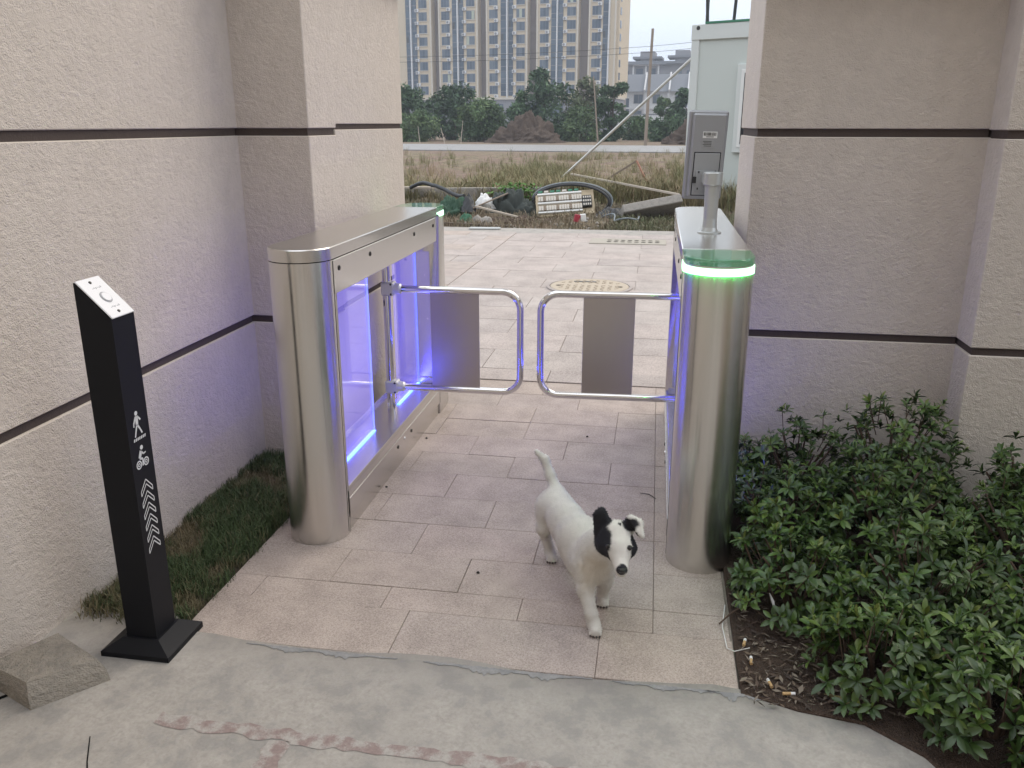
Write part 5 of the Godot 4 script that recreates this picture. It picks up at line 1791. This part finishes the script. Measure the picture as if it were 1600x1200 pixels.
func make_trees() -> void:
	var dark := [Color(0.048, 0.088, 0.044), Color(0.060, 0.106, 0.050), Color(0.072, 0.124, 0.056)]
	var mid := [Color(0.084, 0.136, 0.055), Color(0.108, 0.160, 0.062), Color(0.066, 0.112, 0.050)]
	var pale := [Color(0.115, 0.140, 0.065), Color(0.095, 0.115, 0.060), Color(0.13, 0.135, 0.075)]
	tree("broadleaf_tree", "dark broadleaf tree growing close to the gate pier edge", Vector3(-21.0, 0, -73), 4.3, 2.6, dark, 1, 0.20, 5200, 0.05)
	tree("broadleaf_tree", "dark round tree between the pier-side tree and the low pale bush", Vector3(-17.6, 0, -75), 4.7, 2.4, dark, 2, 0.20, 5200, 0.05)
	tree("green_bush", "broad lighter green bush left of the tall earth mound", Vector3(-13.8, 0, -69), 3.2, 2.6, mid, 3, 0.17, 5200, 0.04)
	tree("broadleaf_tree", "largest dark green tree right behind the tall earth mound", Vector3(-9.6, 0, -73), 5.7, 2.9, dark, 4, 0.22, 6500, 0.05)
	tree("thin_tree", "sparse brownish green tree beside the largest dark tree", Vector3(-6.6, 0, -76), 5.4, 1.9, pale, 5, 0.18, 3600, 0.05)
	tree("broadleaf_tree", "narrow dark tree behind the leaning wooden pole", Vector3(-3.9, 0, -72), 5.1, 1.5, dark, 6, 0.20, 4600, 0.04)
	tree("green_bush", "low bush between the leaning pole and the utility pole", Vector3(-1.8, 0, -78), 1.9, 1.7, mid, 7, 0.18, 3000, 0.04)
	tree("thin_tree", "light green young tree behind the white stay wire", Vector3(0.5, 0, -84), 3.9, 1.1, mid, 8, 0.18, 3000, 0.04)
	tree("broadleaf_tree", "dark tree half hidden by the site cabin", Vector3(2.6, 0, -78), 4.4, 1.9, dark, 9, 0.20, 4000, 0.04)
	tree("green_bush", "low dark bush at the foot of the light green young tree", Vector3(0.9, 0, -72), 1.9, 1.9, dark, 10, 0.16, 3000, 0.03)
	tree("green_bush", "small green bush on the pier side below the dark trees", Vector3(-19.2, 0, -68), 2.1, 2.2, mid, 11, 0.16, 3600, 0.03)
	tree("green_bush", "small bush between the tall earth mound and the leaning pole", Vector3(-5.9, 0, -71), 2.6, 2.1, mid, 12, 0.16, 3600, 0.03)

func make_buildings() -> void:
	mat("cream_wall", lin(0.55, 0.46, 0.335), 0.9)
	mat("pale_band", lin(0.55, 0.50, 0.42), 0.9)
	mat("umber_wall", lin(0.22, 0.185, 0.17), 0.9)
	mat("slate_wall", lin(0.22, 0.22, 0.235), 0.9)
	mat("slate_roof", lin(0.17, 0.18, 0.20), 0.85)
	mat("villa_white", lin(0.62, 0.62, 0.62), 0.85)
	var glass := []
	for c in [[0.05, 0.08, 0.115], [0.07, 0.10, 0.135], [0.035, 0.06, 0.09], [0.10, 0.13, 0.16]]:
		glass.append(mat("far_glass_%d" % glass.size(), lin(c[0], c[1], c[2]), 0.25))
	var curtain := mat("curtain", lin(0.40, 0.43, 0.34), 0.8)
	# u runs along the facade from its right-hand corner, negative to the left
	var t := thing("apartment_block", "tall cream apartment block with blue glass bays and air conditioners", "building", Vector3(-9.6, 0, -185.6), deg_to_rad(-6.9))
	var U := func(x: float) -> float:
		# x as read on the plane z = -188
		return (x + 9.69) * 1.012
	obj("back_wall", span(-52, 0.0, 0, 36, -16, -2.2), M.umber_wall, t)
	obj("podium", span(-54, 0.6, 0, 6.3, -10, 0.6), M.slate_wall, t)
	for k in 12:
		obj("shop_window", span(-53 + 4.4 * k, -50.2 + 4.4 * k, 2.8, 5.4, 0.6, 0.68), glass[k % 4], t)
	obj("ledge", span(-54, 0.8, 6.31, 6.75, -10, 0.9), M.pale_band, t)
	for b in [[-58.0, -49.3], [-47.7, -38.9], [-37.1, -28.1], [-26.2, -17.4], [-15.3, -9.69]]:
		obj("bay_wall", span(U.call(b[0]), U.call(b[1]), 6.76, 36, -2.19, 0.0), M.cream_wall, t)
		for e in b:
			if e > -57:
				var s := 0.35 if e == b[0] else -0.35
				obj("pilaster", span(U.call(e), U.call(e) + s, 6.76, 36, 0.001, 0.18), M.pale_band, t)
	var strips := [[-55.12, -54.1], [-53.7, -52.68], [-44.56, -43.5], [-43.1, -42.09], [-33.86, -32.7], [-32.2, -31.21], [-23.05, -21.95], [-21.6, -20.58], [-12.36, -11.33]]
	for s in strips:
		for k in 8:
			var y := 7.1 + 2.506 * k
			var p := obj("glass_bay", span(U.call(s[0]), U.call(s[1]), y, y + 2.46, 0.0, 0.16), glass[rng.randi_range(0, 2)], t)
			obj("transom", span(U.call(s[0]), U.call(s[1]), y + 0.85, y + 0.97, 0.161, 0.20), M.slate_wall, p)
			if rng.randf() < 0.22:
				obj("open_sash", span(U.call(s[0]) + 0.1, U.call(s[0]) + 0.55, y + 1.05, y + 2.3, 0.161, 0.19), M.ink, p)
	for x in [-53.9, -43.3, -32.45, -21.78, -11.1]:
		obj("white_fin", span(U.call(x) - 0.13, U.call(x) + 0.13, 6.76, 36, 0.0, 0.55), M.villa_white, t)
	var cols := [[-51.23, -1], [-46.09, 1], [-40.53, -1], [-35.48, 1], [-29.59, -1], [-24.52, 1], [-18.87, -1], [-13.68, 1]]
	for c in cols:
		for k in 8:
			var y := 8.34 + 2.506 * k
			var u: float = U.call(c[0])
			var w := obj("window", span(u - 0.95, u + 0.95, y - 0.90, y + 0.85, 0.001, 0.07), M.slate_wall, t)
			var lit := rng.randf()
			for q in 3:
				obj("pane", span(u - 0.87 + 0.59 * q, u - 0.33 + 0.59 * q, y - 0.82, y + 0.77, 0.071, 0.09), curtain if (lit < 0.10 and q == int(lit * 30)) else glass[rng.randi_range(0, 3)], w)
			obj("window_sill", span(u - 1.05, u + 1.05, y - 1.02, y - 0.905, 0.001, 0.16), M.pale_band, w)
			var ax: float = u + c[1] * 0.75 * rng.randf_range(0.8, 1.2) + (-0.6 if c[1] < 0 else 0.0)
			var ay := y - 1.32
			var a := obj("air_conditioner", span(ax - 0.42, ax + 0.42, ay - 0.33, ay + 0.29, 0.02, 0.42, 0.03), M.villa_white, t)
			obj("fan_grille", lathe([Vector2(0.25, 0.0), Vector2(0.0, 0.01)], 12, Vector3(ax - 0.08, ay - 0.02, 0.425), Basis(Vector3.RIGHT, PI / 2)), M.slate_wall, a)
	obj("end_wall", span(0.001, 0.5, 6.76, 36, -14, -0.7), M.cream_wall, t)
	for k in 8:
		obj("side_window", span(0.45, 0.56, 7.6 + 2.506 * k, 9.0 + 2.506 * k, -3.2, -1.6), glass[2], t)
	# grey block with stepped roofs far to the right
	var g := thing("grey_apartment_block", "hazy grey apartment block with stepped eaves behind the white villa", "building", Vector3(0, 0, -262), deg_to_rad(-4))
	obj("wall", span(-20, 24, 0, 18.2, -12, 0), M.slate_wall, g)
	for e in [[-14.2, 1.5, 19.4], [-4.3, 3.3, 20.2], [5.6, 3.3, 20.4], [15.6, 3.3, 20.2]]:
		obj("roof_tower", span(e[0] - e[1] * 0.62, e[0] + e[1] * 0.62, 17.4, e[2] + 1.0, -8, 0.4), M.slate_wall, g)
		obj("eave", span(e[0] - e[1] * 1.25, e[0] + e[1] * 1.25, e[2] - 1.0, e[2] - 0.4, -9, 1.2), M.slate_roof, g)
		obj("eave", span(e[0] - e[1] * 1.7, e[0] + e[1] * 1.7, e[2] - 2.6, e[2] - 2.0, -10, 1.6), M.slate_roof, g)
	obj("eave", span(-20.5, 24.5, 18.0, 18.5, -12.5, 1.4), M.slate_roof, g)
	for x in [-4.6, 12.6]:
		var f := obj("balcony_frame", span(x - 3.8, x - 3.4, 3, 17.7, 0.0, 0.8), M.villa_white, g)
		obj("balcony_frame", span(x + 3.4, x + 3.8, 3, 17.7, 0.0, 0.8), M.villa_white, g)
		obj("balcony_frame", span(x - 0.2, x + 0.2, 3, 17.3, 0.0, 0.8), M.villa_white, g)
		obj("balcony_frame", span(x - 3.39, x + 3.39, 17.3, 17.7, 0.0, 0.81), M.villa_white, g)
		for k in 5:
			obj("balcony_rail", span(x - 3.39, x + 3.39, 3.0 + 2.8 * k, 3.4 + 2.8 * k, 0.0, 0.78), M.villa_white, g)
			for q in [-1.0, 1.0]:
				obj("window", span(x + q * 1.8 - 1.0, x + q * 1.8 + 1.0, 3.8 + 2.8 * k, 5.4 + 2.8 * k, 0.0, 0.1), glass[2], g)
	for k in 5:
		for x in [-17.0, -11.0, 4.0, 7.0, 20.0]:
			obj("window", span(x, x + 1.6, 3.2 + 2.8 * k, 4.8 + 2.8 * k, 0.0, 0.1), glass[k % 4], g)
	# white villa with grey pitched roof
	var v := thing("white_villa", "white villa with grey pitched roof and dark windows beyond the trees", "building", Vector3(-1.0, 0, -216), deg_to_rad(-3))
	obj("wall", span(-8.2, 7.6, 0, 8.9, -10, 0), M.villa_white, v)
	var roof := tool()
	roof.set_smooth_group(-1)
	var rc := Vector3(0, 5, -5)
	face(roof, [Vector3(-9, 8.7, 1.2), Vector3(8.4, 8.7, 1.2), Vector3(8.4, 12.9, -5), Vector3(-9, 12.9, -5)], rc)
	face(roof, [Vector3(-9, 8.7, -11), Vector3(8.4, 8.7, -11), Vector3(8.4, 12.9, -5), Vector3(-9, 12.9, -5)], rc)
	face(roof, [Vector3(-9, 8.7, 1.2), Vector3(-9, 12.9, -5), Vector3(-9, 8.7, -11)], rc)
	face(roof, [Vector3(8.4, 8.7, 1.2), Vector3(8.4, 12.9, -5), Vector3(8.4, 8.7, -11)], rc)
	face(roof, [Vector3(-9, 8.69, 1.2), Vector3(8.4, 8.69, 1.2), Vector3(8.4, 8.69, -11), Vector3(-9, 8.69, -11)], Vector3(0, 20, -5))
	var rf := obj("roof", roof, M.slate_roof, v)
	for x in [-8.4, -2.8, 3.0, 7.4]:
		obj("party_wall", box(Vector3(x, 11.0, -1.4), Vector3(0.35, 0.6, 7.6), 0.0, Basis(Vector3.RIGHT, 0.595)), M.villa_white, rf)
	for w in [[-5.4, 6.0, 2.2, 2.1], [-0.9, 6.0, 1.8, 2.1], [4.4, 6.0, 2.6, 2.1], [-5.6, 2.2, 2.2, 2.2], [3.9, 2.2, 2.6, 2.2], [0.8, 2.2, 1.6, 2.2]]:
		var f := obj("window", span(w[0], w[0] + w[2], w[1], w[1] + w[3], 0.001, 0.12), M.slate_wall, v)
		obj("pane", span(w[0] + 0.12, w[0] + w[2] * 0.48, w[1] + 0.12, w[1] + w[3] - 0.12, 0.121, 0.15), glass[2], f)
		obj("pane", span(w[0] + w[2] * 0.52, w[0] + w[2] - 0.12, w[1] + 0.12, w[1] + w[3] - 0.12, 0.121, 0.15), glass[0], f)
	for x in [-7.6, 6.2]:
		obj("tall_window", span(x, x + 1.1, 0.6, 7.2, 0.001, 0.12), glass[2], v)
	for q in [[-2.9, 0.6], [2.6, 0.6]]:
		obj("pier", span(q[0], q[0] + q[1], 0, 8.6, 0.001, 0.9), M.villa_white, v)
	obj("floor_band", span(-8.3, 7.7, 4.75, 5.15, 0.001, 0.5), M.villa_white, v)
	var n := thing("small_white_house", "small white gable house between the apartment block and the villa", "building", Vector3(-12.2, 0, -205), deg_to_rad(-5))
	obj("wall", span(-2.2, 3.0, 0, 10.5, -8, 0), M.villa_white, n)
	obj("roof", span(-2.6, 3.4, 10.51, 11.0, -8.4, 0.5), M.slate_roof, n)
	for k in 3:
		obj("window", span(1.2, 1.9, 1.6 + 3 * k, 3.6 + 3 * k, 0.001, 0.1), glass[2], n)
	var gw := thing("garden_wall", "low white garden wall in front of the white villa", "wall", Vector3(0, 0, -195), deg_to_rad(-3))
	obj("panel", span(-11, 10, 0, 3.2, -0.3, 0), M.villa_white, gw)
	obj("cap", span(-11.1, 10.1, 3.2, 3.45, -0.4, 0.1), M.slate_roof, gw)
